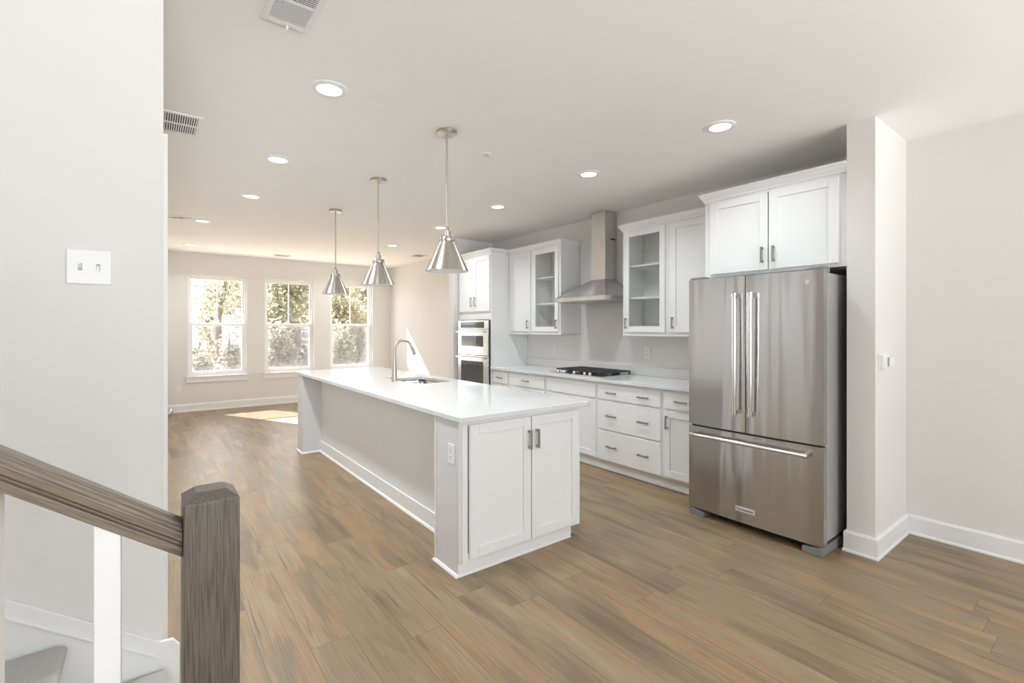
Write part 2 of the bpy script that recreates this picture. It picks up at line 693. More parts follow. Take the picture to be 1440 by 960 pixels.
struct(MB().box(XW - 0.15, WR + 0.3, BACK_Y - 0.15, FY + 0.15, -0.12, 0), 'floor', M['floor'])
struct(MB().box(XW - 0.15, WR + 0.3, BACK_Y - 0.15, FY + 0.15, CEIL, CEIL + 0.12), 'ceiling', M['ceiling'])
struct(MB().box(WR, WR + 0.15, BACK_Y, FY, 0, CEIL), 'wall_right', M['wall'])
struct(MB().box(3.54, WR - 0.001, 0.975, 1.125, 0, CEIL), 'wall_fridge_end', M['wall'])
struct(MB().box(3.50, WR - 0.001, 5.96, 6.09, 0, CEIL), 'wall_oven_end', M['wall'])
struct(MB().box(XW, WL, 2.15, 2.27, 0, CEIL), 'wall_stair', M['wall'])
struct(MB().box(WL - 0.12, WL, 2.271, FY, 0, CEIL), 'wall_left', M['wall'])
struct(MB().box(XW - 0.15, XW, BACK_Y, 2.27, 0, CEIL), 'wall_stair_end', M['wall'])


def wall_holes(y0, y1, x0, x1, holes, name):
    mb = MB()
    xs = x0
    for (a, b, z0, z1) in holes:
        mb.box(xs, a, y0, y1, 0, CEIL)
        mb.box(a, b, y0, y1, 0, z0)
        mb.box(a, b, y0, y1, z1, CEIL)
        xs = b
    mb.box(xs, x1, y0, y1, 0, CEIL)
    return struct(mb, name, M['wall'])


WIN = [(0.562, 1.448, 0.585, 2.345), (1.742, 2.612, 0.585, 2.325), (2.925, 3.793, 0.585, 2.31)]
WIN = [(a, b, 0.585, 2.335) for a, b, _, _ in WIN]
wall_holes(FY, FY + 0.15, WL - 0.12, WR + 0.15, WIN, 'wall_far')
BWIN = [(-1.15, -0.05, 0.55, 2.35), (0.65, 1.75, 0.55, 2.35), (2.45, 3.55, 0.55, 2.35)]
wall_holes(BACK_Y - 0.15, BACK_Y, XW - 0.15, WR + 0.15, BWIN, 'wall_back')


def make_window(n, x0, x1, z0, z1, y, side=1):
    """single-hung vinyl window set in its opening; side=1: outside is +y"""
    w = struct_empty('window_%d' % n, ((x0 + x1) / 2, y, z0))
    s = side
    zr = z0 + (z1 - z0) * 0.505

    def bx(mb, a0, a1, d0, d1, c0, c1):
        ya, yb = y + s * d0, y + s * d1
        mb.box(a0, a1, min(ya, yb), max(ya, yb), c0, c1)
    g = 0.001
    mb = MB()
    bx(mb, x0 + g, x0 + 0.028, 0.06, 0.14, z0 + g, z1 - g)
    bx(mb, x1 - 0.028, x1 - g, 0.06, 0.14, z0 + g, z1 - g)
    bx(mb, x0 + 0.028, x1 - 0.028, 0.06, 0.14, z1 - 0.03, z1 - g)
    bx(mb, x0 + 0.028, x1 - 0.028, 0.06, 0.14, z0 + g, z0 + 0.03)
    mb.build('window_frame', M['vinyl'], w, 0.002)
    a, b = x0 + 0.029, x1 - 0.029
    # upper sash (outer track) with one upright muntin
    mb = MB()
    bx(mb, a, a + 0.03, 0.105, 0.13, zr, z1 - 0.031)
    bx(mb, b - 0.03, b, 0.105, 0.13, zr, z1 - 0.031)
    bx(mb, a + 0.03, b - 0.03, 0.105, 0.13, z1 - 0.068, z1 - 0.031)
    bx(mb, a + 0.03, b - 0.03, 0.105, 0.13, zr, zr + 0.035)
    xm = (a + b) / 2
    bx(mb, xm - 0.009, xm + 0.009, 0.108, 0.124, zr + 0.035, z1 - 0.068)
    us = mb.build('upper_sash', M['vinyl'], w, 0.002)
    mb = MB()
    bx(mb, a + 0.028, b - 0.028, 0.1155, 0.1175, zr + 0.03, z1 - 0.06)
    mb.build('glass_pane', M['glass'], us)
    # lower sash (inner track)
    mb = MB()
    bx(mb, a, a + 0.04, 0.075, 0.10, z0 + 0.031, zr + 0.03)
    bx(mb, b - 0.04, b, 0.075, 0.10, z0 + 0.031, zr + 0.03)
    bx(mb, a + 0.04, b - 0.04, 0.075, 0.10, z0 + 0.031, z0 + 0.085)
    bx(mb, a + 0.04, b - 0.04, 0.075, 0.10, zr - 0.008, zr + 0.03)
    bx(mb, xm - 0.03, xm + 0.03, 0.068, 0.076, zr + 0.012, zr + 0.03)   # lock
    ls = mb.build('lower_sash', M['vinyl'], w, 0.002)
    mb = MB()
    bx(mb, a + 0.038, b - 0.038, 0.0865, 0.0885, z0 + 0.08, zr)
    mb.build('glass_pane', M['glass'], ls)
    mb = MB()
    bx(mb, a + 0.002, b - 0.002, 0.134, 0.136, z0 + 0.03, zr)
    mb.build('insect_screen', M['screen'], w)
    # stool and apron
    mb = MB()
    bx(mb, x0 + 0.002, x1 - 0.002, -0.001, 0.06, z0 + 0.0005, z0 + 0.012)
    bx(mb, x0 - 0.035, x1 + 0.035, -0.035, -0.001, z0 - 0.012, z0 + 0.012)
    mb.build('window_sill', M['trim'], w, 0.003)
    mb = MB()
    bx(mb, x0 - 0.02, x1 + 0.02, -0.016, -0.001, z0 - 0.095, z0 - 0.0125)
    mb.build('window_apron', M['trim'], w, 0.002)
    return w


for i, (a, b, z0, z1) in enumerate(WIN):
    make_window(i + 1, a, b, z0, z1, FY, 1)
for i, (a, b, z0, z1) in enumerate(BWIN):
    make_window(i + 4, a, b, z0, z1, BACK_Y, -1)

# baseboards (path direction keeps the room on the right-hand side)
g = 0.0005


def baseboard(name, path):
    return struct(sweep(MB(), path, BASE_PROF), name, M['trim'])


baseboard('baseboard_far', [(WL + 0.02, FY - g), (WR - 0.02, FY - g)])
baseboard('baseboard_right', [(WR - g, FY - 0.02), (WR - g, 6.11), ])
baseboard('baseboard_oven_end', [(WR - 0.02, 6.09 + g), (3.50 - g, 6.09 + g), (3.50 - g, 5.96 + g)])
baseboard('baseboard_fridge_end', [(3.62, 1.125 + g), (3.54 - g, 1.125 + g), (3.54 - g, 0.975 - g), (WR - 0.0205, 0.975 - g)])
baseboard('baseboard_front_right', [(WR - g, 0.975 - 0.001), (WR - g, BACK_Y + 0.021)])
baseboard('baseboard_left', [(WL + g, 3.50), (WL + g, FY - 0.021)])
baseboard('baseboard_back', [(WR - 0.021, BACK_Y + g), (XW + 0.021, BACK_Y + g)])

# door in the left wall, seen edge-on
d1 = struct_empty('door_1', (WL, 2.86, 0))
mb = MB()
mb.box(WL + g, WL + 0.019, 2.36, 2.43, 0, 2.19)
mb.box(WL + g, WL + 0.019, 3.425, 3.495, 0, 2.19)
mb.box(WL + g, WL + 0.019, 2.43, 3.425, 2.12, 2.19)
mb.build('door_casing', M['trim'], d1, 0.003)
mb = MB()
mb.box(WL + g, WL + 0.006, 2.431, 3.424, 0.008, 2.119)
for (z0, z1) in ((0.25, 0.95), (1.12, 1.90)):
    for (y0, y1) in ((2.55, 2.90), (2.97, 3.30)):
        mb.box(WL + 0.0055, WL + 0.009, y0, y1, z0, z1)
leaf = mb.build('door_leaf', M['trim'], d1, 0.002)
mb = MB((Vector((WL + 0.006, 3.36, 0.93)), Vector((0, 1, 0)), Vector((1, 0, 0)), Vector((0, 0, 1))))
mb.lathe([(0.030, 0.0), (0.030, 0.006), (0.013, 0.012), (0.012, 0.026), (0.022, 0.034), (0.027, 0.045), (0.025, 0.058), (0.014, 0.064)], n=24, axis='d')
mb.build('door_knob', M['pull'], leaf, smooth=True)

# ================================================================== STAIRS AND RAILING
RISE, RUN, NOSE_X = 0.192, 0.265, 0.062
SY0, SY1 = 0.955, 2.115
NSTEP = 8
st = thing('staircase', 'white staircase with grey carpeted treads rising left behind the oak railing', 'stairs', (NOSE_X, 1.5, 0))
for k in range(NSTEP):
    xr = NOSE_X - 0.03 - k * RUN
    zt = (k + 1) * RISE
    back = xr - RUN - 0.003
    mb = MB()
    mb.box(xr - 0.016, xr, SY0 + 0.03, SY1, k * RISE + (0.001 if k == 0 else 0.0005), zt - 0.036)
    mb.build('riser', M['trim'], st)
    # carpeted tread with a rounded nosing
    prof = [(back, zt - 0.034), (xr + 0.010, zt - 0.034)]
    for t in range(-4, 5):
        an = t / 4 * PI / 2
        prof.append((xr + 0.012 + 0.018 * math.cos(an), zt - 0.017 + 0.017 * math.sin(an)))
    prof += [(xr + 0.010, zt), (back, zt)]
    mb = MB()
    A = [mb.bm.verts.new((p[0], SY0 + 0.005, p[1])) for p in prof]
    B = [mb.bm.verts.new((p[0], SY1, p[1])) for p in prof]
    mb.bm.faces.new(A)
    mb.bm.faces.new(B[::-1])
    for i in range(len(prof)):
        j = (i + 1) % len(prof)
        mb.bm.faces.new((A[i], B[i], B[j], A[j]))
    mb.build('tread', M['carpet'], st, smooth=True)
# wall skirt: sloped board with a moulded top, ending in a plumb cut past the wall corner
sl = RISE / RUN
xe = 0.098
ztop = 0.284


def skirt_poly(x_end, drop):
    xl = -2.1
    zt = ztop - drop
    return [(x_end, 0.002), (x_end, zt - 0.03), (x_end - 0.02, zt - 0.004), (NOSE_X - 0.02, zt), (xl, zt + (NOSE_X - xl) * sl), (xl, zt + (NOSE_X - xl) * sl - 0.55), (-0.45, 0.002)]


MB().prism(skirt_poly(xe, 0.0), 'd', 2.134, 2.1495).build('skirt_board', M['trim'], st, 0.003)
MB().prism([(NOSE_X - 0.02, ztop - 0.060), (NOSE_X - 0.02, ztop - 0.050), (-2.1, ztop - 0.050 + (NOSE_X + 2.1) * sl), (-2.1, ztop - 0.06 + (NOSE_X + 2.1) * sl)], 'd', 2.126, 2.1345).build('skirt_bead', M['trim'], st, 0.002)
MB().prism([(NOSE_X - 0.05, 0.002), (NOSE_X - 0.05, 0.16), (-2.1, 0.16 + (NOSE_X - 0.05 + 2.1) * sl), (-2.1, (2.1) * sl - 0.14), (-0.30, 0.002)], 'd', SY0 - 0.012, SY0 + 0.004).build('outer_stringer', M['trim'], st, 0.002)

rl = thing('stair_railing', 'oak stair railing with chamfered newel post and white square balusters', 'railing', (0.09, 0.99, 0))
NW = 0.0405
nx, ny = 0.0895, 0.9905
mb = MB()
h0, h1 = 1.118, 1.132


def sq(r, z):
    return [(nx - r, ny - r, z), (nx + r, ny - r, z), (nx + r, ny + r, z), (nx - r, ny + r, z)]


mb.loft([sq(NW, 0.001), sq(NW, h0), sq(0.022, h1)])
mb.build('newel_post', M['oakz'], rl, 0.0015)
# handrail
RP = [(-0.020, 0.0), (-0.0205, 0.013), (-0.0150, 0.0155), (-0.0150, 0.0185), (-0.0265, 0.0225), (-0.0275, 0.034), (-0.0230, 0.0365), (-0.0230, 0.0395),
      (-0.0170, 0.0415), (-0.0165, 0.0445), (-0.009, 0.048)]
RP = RP + [(-p[0], p[1]) for p in reversed(RP)]
rail_z = 1.027     # underside at the newel
ca = math.cos(math.atan(sl))
mb = MB()
me_r = bmesh.new()
rings = []
for L0 in (0.0, -2.5):
    rings.append([me_r.verts.new((L0 - sl * p[1], p[0], p[1])) for p in RP])
for i_ in range(len(RP)):
    j_ = (i_ + 1) % len(RP)
    me_r.faces.new((rings[0][i_], rings[0][j_], rings[1][j_], rings[1][i_]))
me_r.faces.new(rings[0][::-1])
me_r.faces.new(rings[1])
bmesh.ops.recalc_face_normals(me_r, faces=me_r.faces)
rail_me = bpy.data.meshes.new('handrail')
me_r.to_mesh(rail_me)
me_r.free()
rail_me.materials.append(M['oakx'])
rail_o = bpy.data.objects.new('handrail', rail_me)
COL.objects.link(rail_o)
rail_o.parent = rl
rail_o.location = Vector((nx - NW - 0.0005, ny, rail_z)) - rl.location
rail_o.rotation_euler = (0, math.atan(sl), 0)
bv = rail_o.modifiers.new('bevel', 'BEVEL')
bv.width = 0.0012
bv.segments = 2
bv.limit_method = 'ANGLE'
mb.bm.free()
for k in range(14):
    bxc = -0.048 - k * 0.1325
    zz = rail_z + (nx - NW - bxc) * sl
    step = int(math.floor((NOSE_X - bxc) / RUN)) + 1
    zb = step * RISE + 0.001
    r = 0.0165
    mb = MB()
    mb.loft([[(bxc - r, ny - r, zb), (bxc + r, ny - r, zb), (bxc + r, ny + r, zb), (bxc - r, ny + r, zb)],
             [(bxc - r, ny - r, zz + r * sl - 0.0005), (bxc + r, ny - r, zz - r * sl - 0.0005), (bxc + r, ny + r, zz - r * sl - 0.0005), (bxc - r, ny + r, zz + r * sl - 0.0005)]])
    mb.build('baluster', M['trim'], rl, 0.002)

# ================================================================== CABINET HELPERS
DOOR_T = 0.020


def shaker(mb, a0, a1, z0, z1, st=0.058, pane=True):
    t = DOOR_T
    mb.box(a0, a0 + st, -t, -0.0005, z0, z1)
    mb.box(a1 - st, a1, -t, -0.0005, z0, z1)
    mb.box(a0 + st, a1 - st, -t, -0.0005, z0, z0 + st)
    mb.box(a0 + st, a1 - st, -t, -0.0005, z1 - st, z1)
    if pane:
        mb.box(a0 + st, a1 - st, -t + 0.009, -0.0005, z0 + st, z1 - st)


def pull(fr, a, z, vertical, parent, L=0.115, d0=-DOOR_T, r=0.0055):
    mb = MB(fr)
    h = L / 2
    if vertical:
        mb.box(a - r, a + r, d0 - 0.030, d0 - 0.019, z - h, z + h)
        for s in (-1, 1):
            mb.box(a - r * 1.15, a + r * 1.15, d0 - 0.0195, d0 - 0.0003, z + s * (h - 0.010) - 0.007, z + s * (h - 0.010) + 0.007)
    else:
        mb.box(a - h, a + h, d0 - 0.030, d0 - 0.019, z - r, z + r)
        for s in (-1, 1):
            mb.box(a + s * (h - 0.010) - 0.007, a + s * (h - 0.010) + 0.007, d0 - 0.0195, d0 - 0.0003, z - r * 1.15, z + r * 1.15)
    return mb.build('handle', M['pull'], parent, 0.0015)


CROWN = [(0.0, 0.0), (0.010, 0.0), (0.012, 0.016), (0.022, 0.026), (0.034, 0.046), (0.040, 0.050), (0.040, 0.064), (0.0, 0.064)]


def crown(path, z, parent):
    return sweep(MB(), path, [(o + 0.0005, z + h) for o, h in CROWN]).build('crown_molding', M['cab'], parent)


def open_box(mb, w, dep, z0, z1, t=0.018, sl=0.036, sr=0.036):
    mb.box(0, t, 0.019, dep, z0, z1)
    mb.box(w - t, w, 0.019, dep, z0, z1)
    mb.box(t, w - t, 0.019, dep, z0, z0 + t)
    mb.box(t, w - t, 0.019, dep, z1 - t, z1)
    mb.box(t, w - t, dep - 0.008, dep, z0 + t, z1 - t)
    # face frame
    mb.box(0, sl, 0, 0.019, z0, z1)
    mb.box(w - sr, w, 0, 0.019, z0, z1)
    mb.box(sl, w - sr, 0, 0.019, z0, z0 + 0.036)
    mb.box(sl, w - sr, 0, 0.019, z1 - 0.036, z1)


# ================================================================== KITCHEN WALL: base cabinets
XF = 3.605
CB = 'cabinet'
BASE_G = 'white base cabinets along the kitchen wall'


def base_cab(y_left, y_right, label, fronts):
    w = y_left - y_right - 0.001
    fr = frame_x(XF, y_left)
    c = thing('base_cabinet', label, CB, (XF + 0.28, (y_left + y_right) / 2, 0), BASE_G)
    mb = MB(fr)
    open_box(mb, w, WR - XF - 0.002, 0.105, 0.882)
    mb.box(0.036, w - 0.036, 0, 0.019, 0.69, 0.72)
    if len(fronts) == 3 and fronts[2][0] == 'drawer':
        mb.box(0.036, w - 0.036, 0, 0.019, 0.395, 0.43)
    mb.build('carcass', M['cab'], c, 0.001)
    MB(fr).box(0, w, 0.062, 0.075, 0.001, 0.1045).build('toe_kick', M['cab'], c)
    MB(fr).box(0, w, 0.048, 0.0615, 0.001, 0.018).build('shoe_molding', M['trim'], c, 0.004)
    for f in fronts:
        kind, a0, a1, z0, z1 = f[:5]
        mb = MB(fr)
        if kind == 'door':
            shaker(mb, a0, a1, z0, z1)
            o = mb.build('door', M['cab'], c, 0.0015)
        else:
            mb.box(a0, a1, -DOOR_T, -0.0005, z0, z1)
            o = mb.build('drawer' if kind == 'drawer' else 'false_front', M['cab'], c, 0.004)
        for (ha, hz, vert) in f[5]:
            pull(fr, ha, hz, vert, o)
    return c


DT0, DT1 = 0.715, 0.855
base_cab(5.125, 4.764, 'narrow white base cabinet with one drawer beside the oven tower', [
    ('drawer', 0.02, 0.342, DT0, DT1, [(0.18, 0.79, False)]),
    ('door', 0.02, 0.342, 0.125, 0.70, [(0.30, 0.62, True)])])
base_cab(4.764, 4.072, 'white base cabinet with one wide drawer, left of the cooktop cabinet', [
    ('drawer', 0.018, 0.674, DT0, DT1, [(0.346, 0.79, False)]),
    ('door', 0.018, 0.342, 0.125, 0.70, [(0.31, 0.62, True)]), ('door', 0.350, 0.674, 0.125, 0.70, [(0.38, 0.62, True)])])
base_cab(4.072, 3.301, 'white base cabinet with plain handleless top panel, under the cooktop', [
    ('false', 0.018, 0.752, DT0, DT1, []),
    ('door', 0.018, 0.381, 0.125, 0.70, [(0.35, 0.62, True)]), ('door', 0.389, 0.752, 0.125, 0.70, [(0.42, 0.62, True)])])
dr = []
for z0, z1 in ((DT0, DT1), (0.420, 0.700), (0.118, 0.404)):
    zc = (z0 + z1) / 2
    dr.append(('drawer', 0.020, 0.754, z0, z1, [(0.20, zc, False), (0.575, zc, False)]))
base_cab(3.301, 2.530, 'white base cabinet with three wide drawers and paired pulls', dr)
base_cab(2.530, 2.105, 'white base cabinet with drawer over door, right next to refrigerator', [
    ('drawer', 0.020, 0.405, DT0, DT1, [(0.19, 0.79, False)]),
    ('door', 0.020, 0.405, 0.125, 0.70, [(0.052, 0.60, True)])])

ct = thing('kitchen_countertop', 'long white quartz countertop running along the kitchen wall under the hood', 'countertop', (3.87, 3.6, 0.884))
MB().box(3.560, WR - 0.001, 2.102, 5.126, 0.884, 0.914).build('slab', M['quartz'], ct, 0.003)
MB().box(WR - 0.021, WR - 0.001, 2.102, 5.126, 0.9145, 1.012).build('backsplash', M['quartz'], ct, 0.002)

# ------------------------------------------------------------------ upper cabinets
XU = 3.865
ZU0, ZU1 = 1.352, 2.402
UG = 'white upper cabinets on the kitchen wall'


def upper_cab(y_left, y_right, label, front, a0, a1, handle_a, crown_path):
    w = y_left - y_right - 0.001
    fr = frame_x(XU, y_left)
    c = thing('wall_cabinet', label, CB, (XU + 0.16, (y_left + y_right) / 2, ZU0), UG)
    mb = MB(fr)
    open_box(mb, w, WR - XU - 0.002, ZU0, ZU1, sl=a0 + 0.012, sr=w - a1 + 0.012)
    mb.build('carcass', M['cab'], c, 0.001)
    MB(fr).box(0, w, -0.006, 0.012, ZU0 - 0.014, ZU0 - 0.0005).build('light_rail', M['cab'], c, 0.002)
    z0, z1 = ZU0 + 0.024, ZU1 - 0.018
    mb = MB(fr)
    shaker(mb, a0, a1, z0, z1, pane=(front != 'glass'))
    d = mb.build('door', M['cab'], c, 0.0015)
    pull(fr, handle_a, z0 + 0.088, True, d, L=0.105)
    if front == 'glass':
        MB(fr).box(a0 + 0.052, a1 - 0.052, -0.010, -0.006, z0 + 0.052, z1 - 0.052).build('glass_pane', M['cabglass'], d)
        for zz in (1.715, 2.035):
            MB(fr).box(0.019, w - 0.019, 0.02, WR - XU - 0.011, zz - 0.010, zz + 0.009).build('shelf', M['cab'], c, 0.001)
    crown(crown_path, ZU1 - 0.006, c)
    return c


upper_cab(3.190, 2.655, 'white upper cabinet with glass door to the right of the hood', 'glass', 0.030, 0.507, 0.058,
          [(WR - 0.002, 3.190), (XU, 3.190), (XU, 2.6555)])
upper_cab(2.655, 2.112, 'white upper cabinet with solid door, half hidden by the refrigerator', 'solid', 0.030, 0.520, 0.060,
          [(XU, 2.6545), (XU, 2.112)])
upper_cab(5.125, 4.640, 'white upper cabinet with solid door beside the oven tower', 'solid', 0.055, 0.462, 0.425,
          [(XU, 5.1245), (XU, 4.6405)])
upper_cab(4.640, 4.112, 'white upper cabinet with glass door to the left of the hood', 'glass', 0.027, 0.500, 0.478,
          [(XU, 4.6395), (XU, 4.112), (WR - 0.002, 4.112)])

# ------------------------------------------------------------------ cabinet over the fridge
XC = 3.560
fr = frame_x(XC, 2.106)
c = thing('over_fridge_cabinet', 'white two door cabinet mounted above the steel refrigerator', CB, (3.87, 1.62, 1.812))
w = 2.106 - 1.127
mb = MB(fr)
open_box(mb, w, WR - XC - 0.002, 1.812, 2.420, sl=0.064, sr=0.060)
mb.build('carcass', M['cab'], c, 0.001)
for a0, a1, ha in ((0.050, 0.493, 0.458), (0.501, 0.934, 0.537)):
    mb = MB(fr)
    shaker(mb, a0, a1, 1.836, 2.396)
    d = mb.build('door', M['cab'], c, 0.0015)
    pull(fr, ha, 1.942, True, d, L=0.115)
crown([(WR - 0.002, 2.106), (XC, 2.106), (XC, 1.1275)], 2.414, c)

# ------------------------------------------------------------------ oven tower
XO = 3.580
fr = frame_x(XO, 5.925)
w = 5.925 - 5.127
tc_ = thing('oven_tower_cabinet', 'tall white cabinet tower housing the built in wall oven', CB, (3.88, 5.53, 0))
dep = WR - XO - 0.002
mb = MB(fr)
mb.box(0, 0.02, 0.019, dep, 0.001, 2.402)
mb.box(w - 0.02, w, 0.019, dep, 0.001, 2.402)
mb.box(0.02, w - 0.02, dep - 0.01, dep, 0.1, 2.40)
mb.box(0.02, w - 0.02, 0.019, dep - 0.01, 2.384, 2.402)
mb.box(0.02, w - 0.02, 0.019, dep - 0.01, 1.60, 1.62)
mb.box(0.02, w - 0.02, 0.019, dep - 0.01, 0.36, 0.38)
mb.box(0, 0.036, 0, 0.019, 0.105, 2.402)
mb.box(w - 0.036, w, 0, 0.019, 0.105, 2.402)
mb.box(0.036, w - 0.036, 0, 0.019, 2.36, 2.402)
mb.box(0.036, w - 0.036, 0, 0.019, 1.53, 1.66)
mb.box(0.036, w - 0.036, 0, 0.019, 0.105, 0.395)
mb.build('carcass', M['cab'], tc_, 0.001)
MB(fr).box(0.02, w - 0.02, 0.062, 0.075, 0.001, 0.104).build('toe_kick', M['cab'], tc_)
for a0, a1, ha in ((0.024, 0.396, 0.352), (0.402, 0.778, 0.446)):
    mb = MB(fr)
    shaker(mb, a0, a1, 1.645, 2.378)
    d = mb.build('door', M['cab'], tc_, 0.0015)
    pull(fr, ha, 1.775, True, d, L=0.125)
mb = MB(fr)
mb.box(0.024, w - 0.024, -DOOR_T, -0.0005, 0.125, 0.385)
d = mb.build('drawer', M['cab'], tc_, 0.004)
pull(fr, w / 2, 0.26, False, d)
crown([(XO, 5.925), (XO, 5.127), (XU - 0.042, 5.127)], 2.396, tc_)

# ------------------------------------------------------------------ wall oven with microwave
ov = thing('wall_oven', 'stainless double wall oven with dark windows built into the white tower', 'oven', (3.85, 5.53, 0.40))
fr = frame_x(XO - 0.0015, 5.887)
w = 5.887 - 5.150
mb = MB(fr)
mb.box(0.03, w - 0.03, 0.022, 0.52, 0.402, 1.518)
mb.build('oven_body', M['black'], ov)
mb = MB(fr)
mb.box(-0.006, 0.022, -0.016, 0, 0.402, 1.522)
mb.box(w - 0.022, w + 0.006, -0.016, 0, 0.402, 1.522)
mb.box(0.022, w - 0.022, -0.006, 0, 0.402, 1.522)
mb.build('side_trim', M['black'], ov, 0.001)
cp = MB(fr).box(0.0, w - 0.0, -0.040, -0.0165, 1.405, 1.522).build('control_panel', M['chrome'], ov, 0.002)
MB(fr).box(0.06, w - 0.085, -0.042, -0.0402, 1.420, 1.502).build('display', M['darkglass'], cp)


def oven_door(z0, z1, wz0, wz1, wa0, wa1, name):
    d = MB(fr).box(0.0, w, -0.045, -0.0165, z0, z1).build(name, M['chrome'], ov, 0.003)
    MB(fr).box(wa0, wa1, -0.047, -0.0452, wz0, wz1).build('window', M['darkglass'], d)
    mb = MB(fr)
    zz = z1 - 0.030
    mb.tube([(0.03, -0.090, zz), (w - 0.03, -0.090, zz)], 0.0125, 16)
    for aa in (0.05, w - 0.05):
        mb.box(aa - 0.018, aa + 0.018, -0.088, -0.0453, zz - 0.013, zz + 0.013)
    mb.build('handle', M['chrome'], d, smooth=True)
    return d


md = oven_door(1.055, 1.400, 1.170, 1.315, 0.095, w - 0.10, 'microwave_door')
oven_door(0.405, 1.050, 0.560, 0.970, 0.085, w - 0.10, 'oven_door')
# pattern on the microwave window: dark oval rings and a divider on its front
for ca_, cz in ((0.325, 1.275), (0.325, 1.213), (0.43, 1.275), (0.43, 1.213)):
    mb = MB(fr)
    ring = []
    for r_ in (0.022, 0.026):
        ring.append([(ca_ + r_ * 1.3 * math.cos(t / 20 * 2 * PI), cz + r_ * math.sin(t / 20 * 2 * PI)) for t in range(20)])
    o_ = [mb.bm.verts.new(mb.w(p[0], -0.0474, p[1])) for p in ring[1]]
    i_ = [mb.bm.verts.new(mb.w(p[0], -0.0474, p[1])) for p in ring[0]]
    for k in range(20):
        mb.bm.faces.new((o_[k], o_[(k + 1) % 20], i_[(k + 1) % 20], i_[k]))
    mb.build('window_ring', M['slot'], md)
MB(fr).box(0.523, 0.530, -0.0475, -0.0472, 1.172, 1.313).build('window_divider', M['slot'], md)

# ------------------------------------------------------------------ range hood
hd = thing('range_hood', 'stainless pyramid range hood with square chimney above the gas cooktop', 'range hood', (3.94, 3.65, 1.705))
HX, HY0, HY1 = 3.69, 3.272, 4.030
CX, CY0, CY1 = 3.995, 3.545, 3.755
wb = WR - 0.001
mb = MB()
mb.box(HX, wb, HY0, HY1, 1.706, 1.752)
band = mb.build('hood_band', M['hoodsteel'], hd, 0.002)
mb = MB()
mb.loft([[(HX + 0.004, HY0 + 0.004, 1.7525), (wb, HY0 + 0.004, 1.7525), (wb, HY1 - 0.004, 1.7525), (HX + 0.004, HY1 - 0.004, 1.7525)],
         [(CX, CY0, 1.955), (wb, CY0, 1.955), (wb, CY1, 1.955), (CX, CY1, 1.955)]])
mb.build('canopy', M['hoodsteel'], hd, 0.001)
MB().box(CX, wb, CY0, CY1, 1.9555, 2.38).build('lower_chimney', M['hoodsteel'], hd, 0.0015)
uc = MB().box(CX + 0.004, wb, CY0 + 0.004, CY1 - 0.004, 2.3805, CEIL - 0.001).build('upper_chimney', M['hoodsteel'], hd, 0.0015)
mb = MB()
mb.box(4.09, 4.165, CY0 + 0.0022, CY0 + 0.0038, 2.395, 2.412)
mb.build('vent_slot', M['slot'], uc)
mb = MB()
for k in range(5):
    mb.lathe([(0.008, 0), (0.008, -0.003)], (HX - 0.0003, 3.56 + k * 0.035, 1.729), 16, True, 'a')
mb.build('button_row', M['plastic'], band, smooth=True)
mb = MB()
mb.box(HX + 0.03, wb - 0.03, HY0 + 0.03, 3.648, 1.700, 1.7055)
mb.box(HX + 0.03, wb - 0.03, 3.654, HY1 - 0.03, 1.700, 1.7055)
mb.build('grease_filter', M['greysteel'], hd)

# ------------------------------------------------------------------ gas cooktop
ck = thing('gas_cooktop', 'five burner gas cooktop with black cast iron grates on the kitchen counter', 'cooktop', (3.90, 3.675, 0.9145))
KX0, KX1, KY0, KY1 = 3.640, 4.150, 3.290, 4.060
MB().box(KX0, KX1, KY0, KY1, 0.9145, 0.924).build('steel_tray', M['chrome'], ck, 0.003)
yb = [KY0 + 0.02, KY0 + 0.262, KY0 + 0.508, KY1 - 0.02]
for i in range(3):
    y0, y1 = yb[i] + 0.003, yb[i + 1] - 0.003
    x0, x1 = KX0 + 0.085, KX1 - 0.015
    mb = MB()
    zt0, zt1 = 0.948, 0.962
    for yy in (y0, y1 - 0.012):
        mb.box(x0, x1, yy, yy + 0.012, zt0, zt1)
    for xx in (x0, x1 - 0.012):
        mb.box(xx, xx + 0.012, y0 + 0.012, y1 - 0.012, zt0, zt1)
    ym = (y0 + y1) / 2
    for k in range(1, 6):
        xx = x0 + (x1 - x0) * k / 6
        mb.box(xx - 0.005, xx + 0.005, y0 + 0.012, y1 - 0.012, zt0 + 0.002, zt1 + 0.003)
    mb.box(x0 + 0.012, x1 - 0.012, ym - 0.005, ym + 0.005, zt0 + 0.001, zt1 + 0.001)
    for xx in (x0, x1 - 0.014):
        for yy in (y0, y1 - 0.014):
            mb.box(xx, xx + 0.014, yy, yy + 0.014, 0.9245, zt0)
    mb.build('grate', M['iron'], ck, 0.002)
for (bx_, by_, r_) in ((3.83, 3.43, 0.042), (4.04, 3.43, 0.035), (3.93, 3.675, 0.055), (3.83, 3.92, 0.035), (4.04, 3.92, 0.042)):
    MB().lathe([(r_ + 0.012, 0.9242), (r_ + 0.012, 0.930), (r_, 0.932), (r_, 0.942), (r_ * 0.9, 0.946)], (bx_, by_, 0), 28).build('burner', M['iron'], ck, smooth=True)
for ky in (3.961, 3.862, 3.707, 3.553, 3.475):
    MB().lathe([(0.017, 0.9242), (0.019, 0.929), (0.016, 0.930), (0.015, 0.951), (0.013, 0.953)], (3.682, ky, 0), 24).build('knob', M['chrome'], ck, smooth=True)

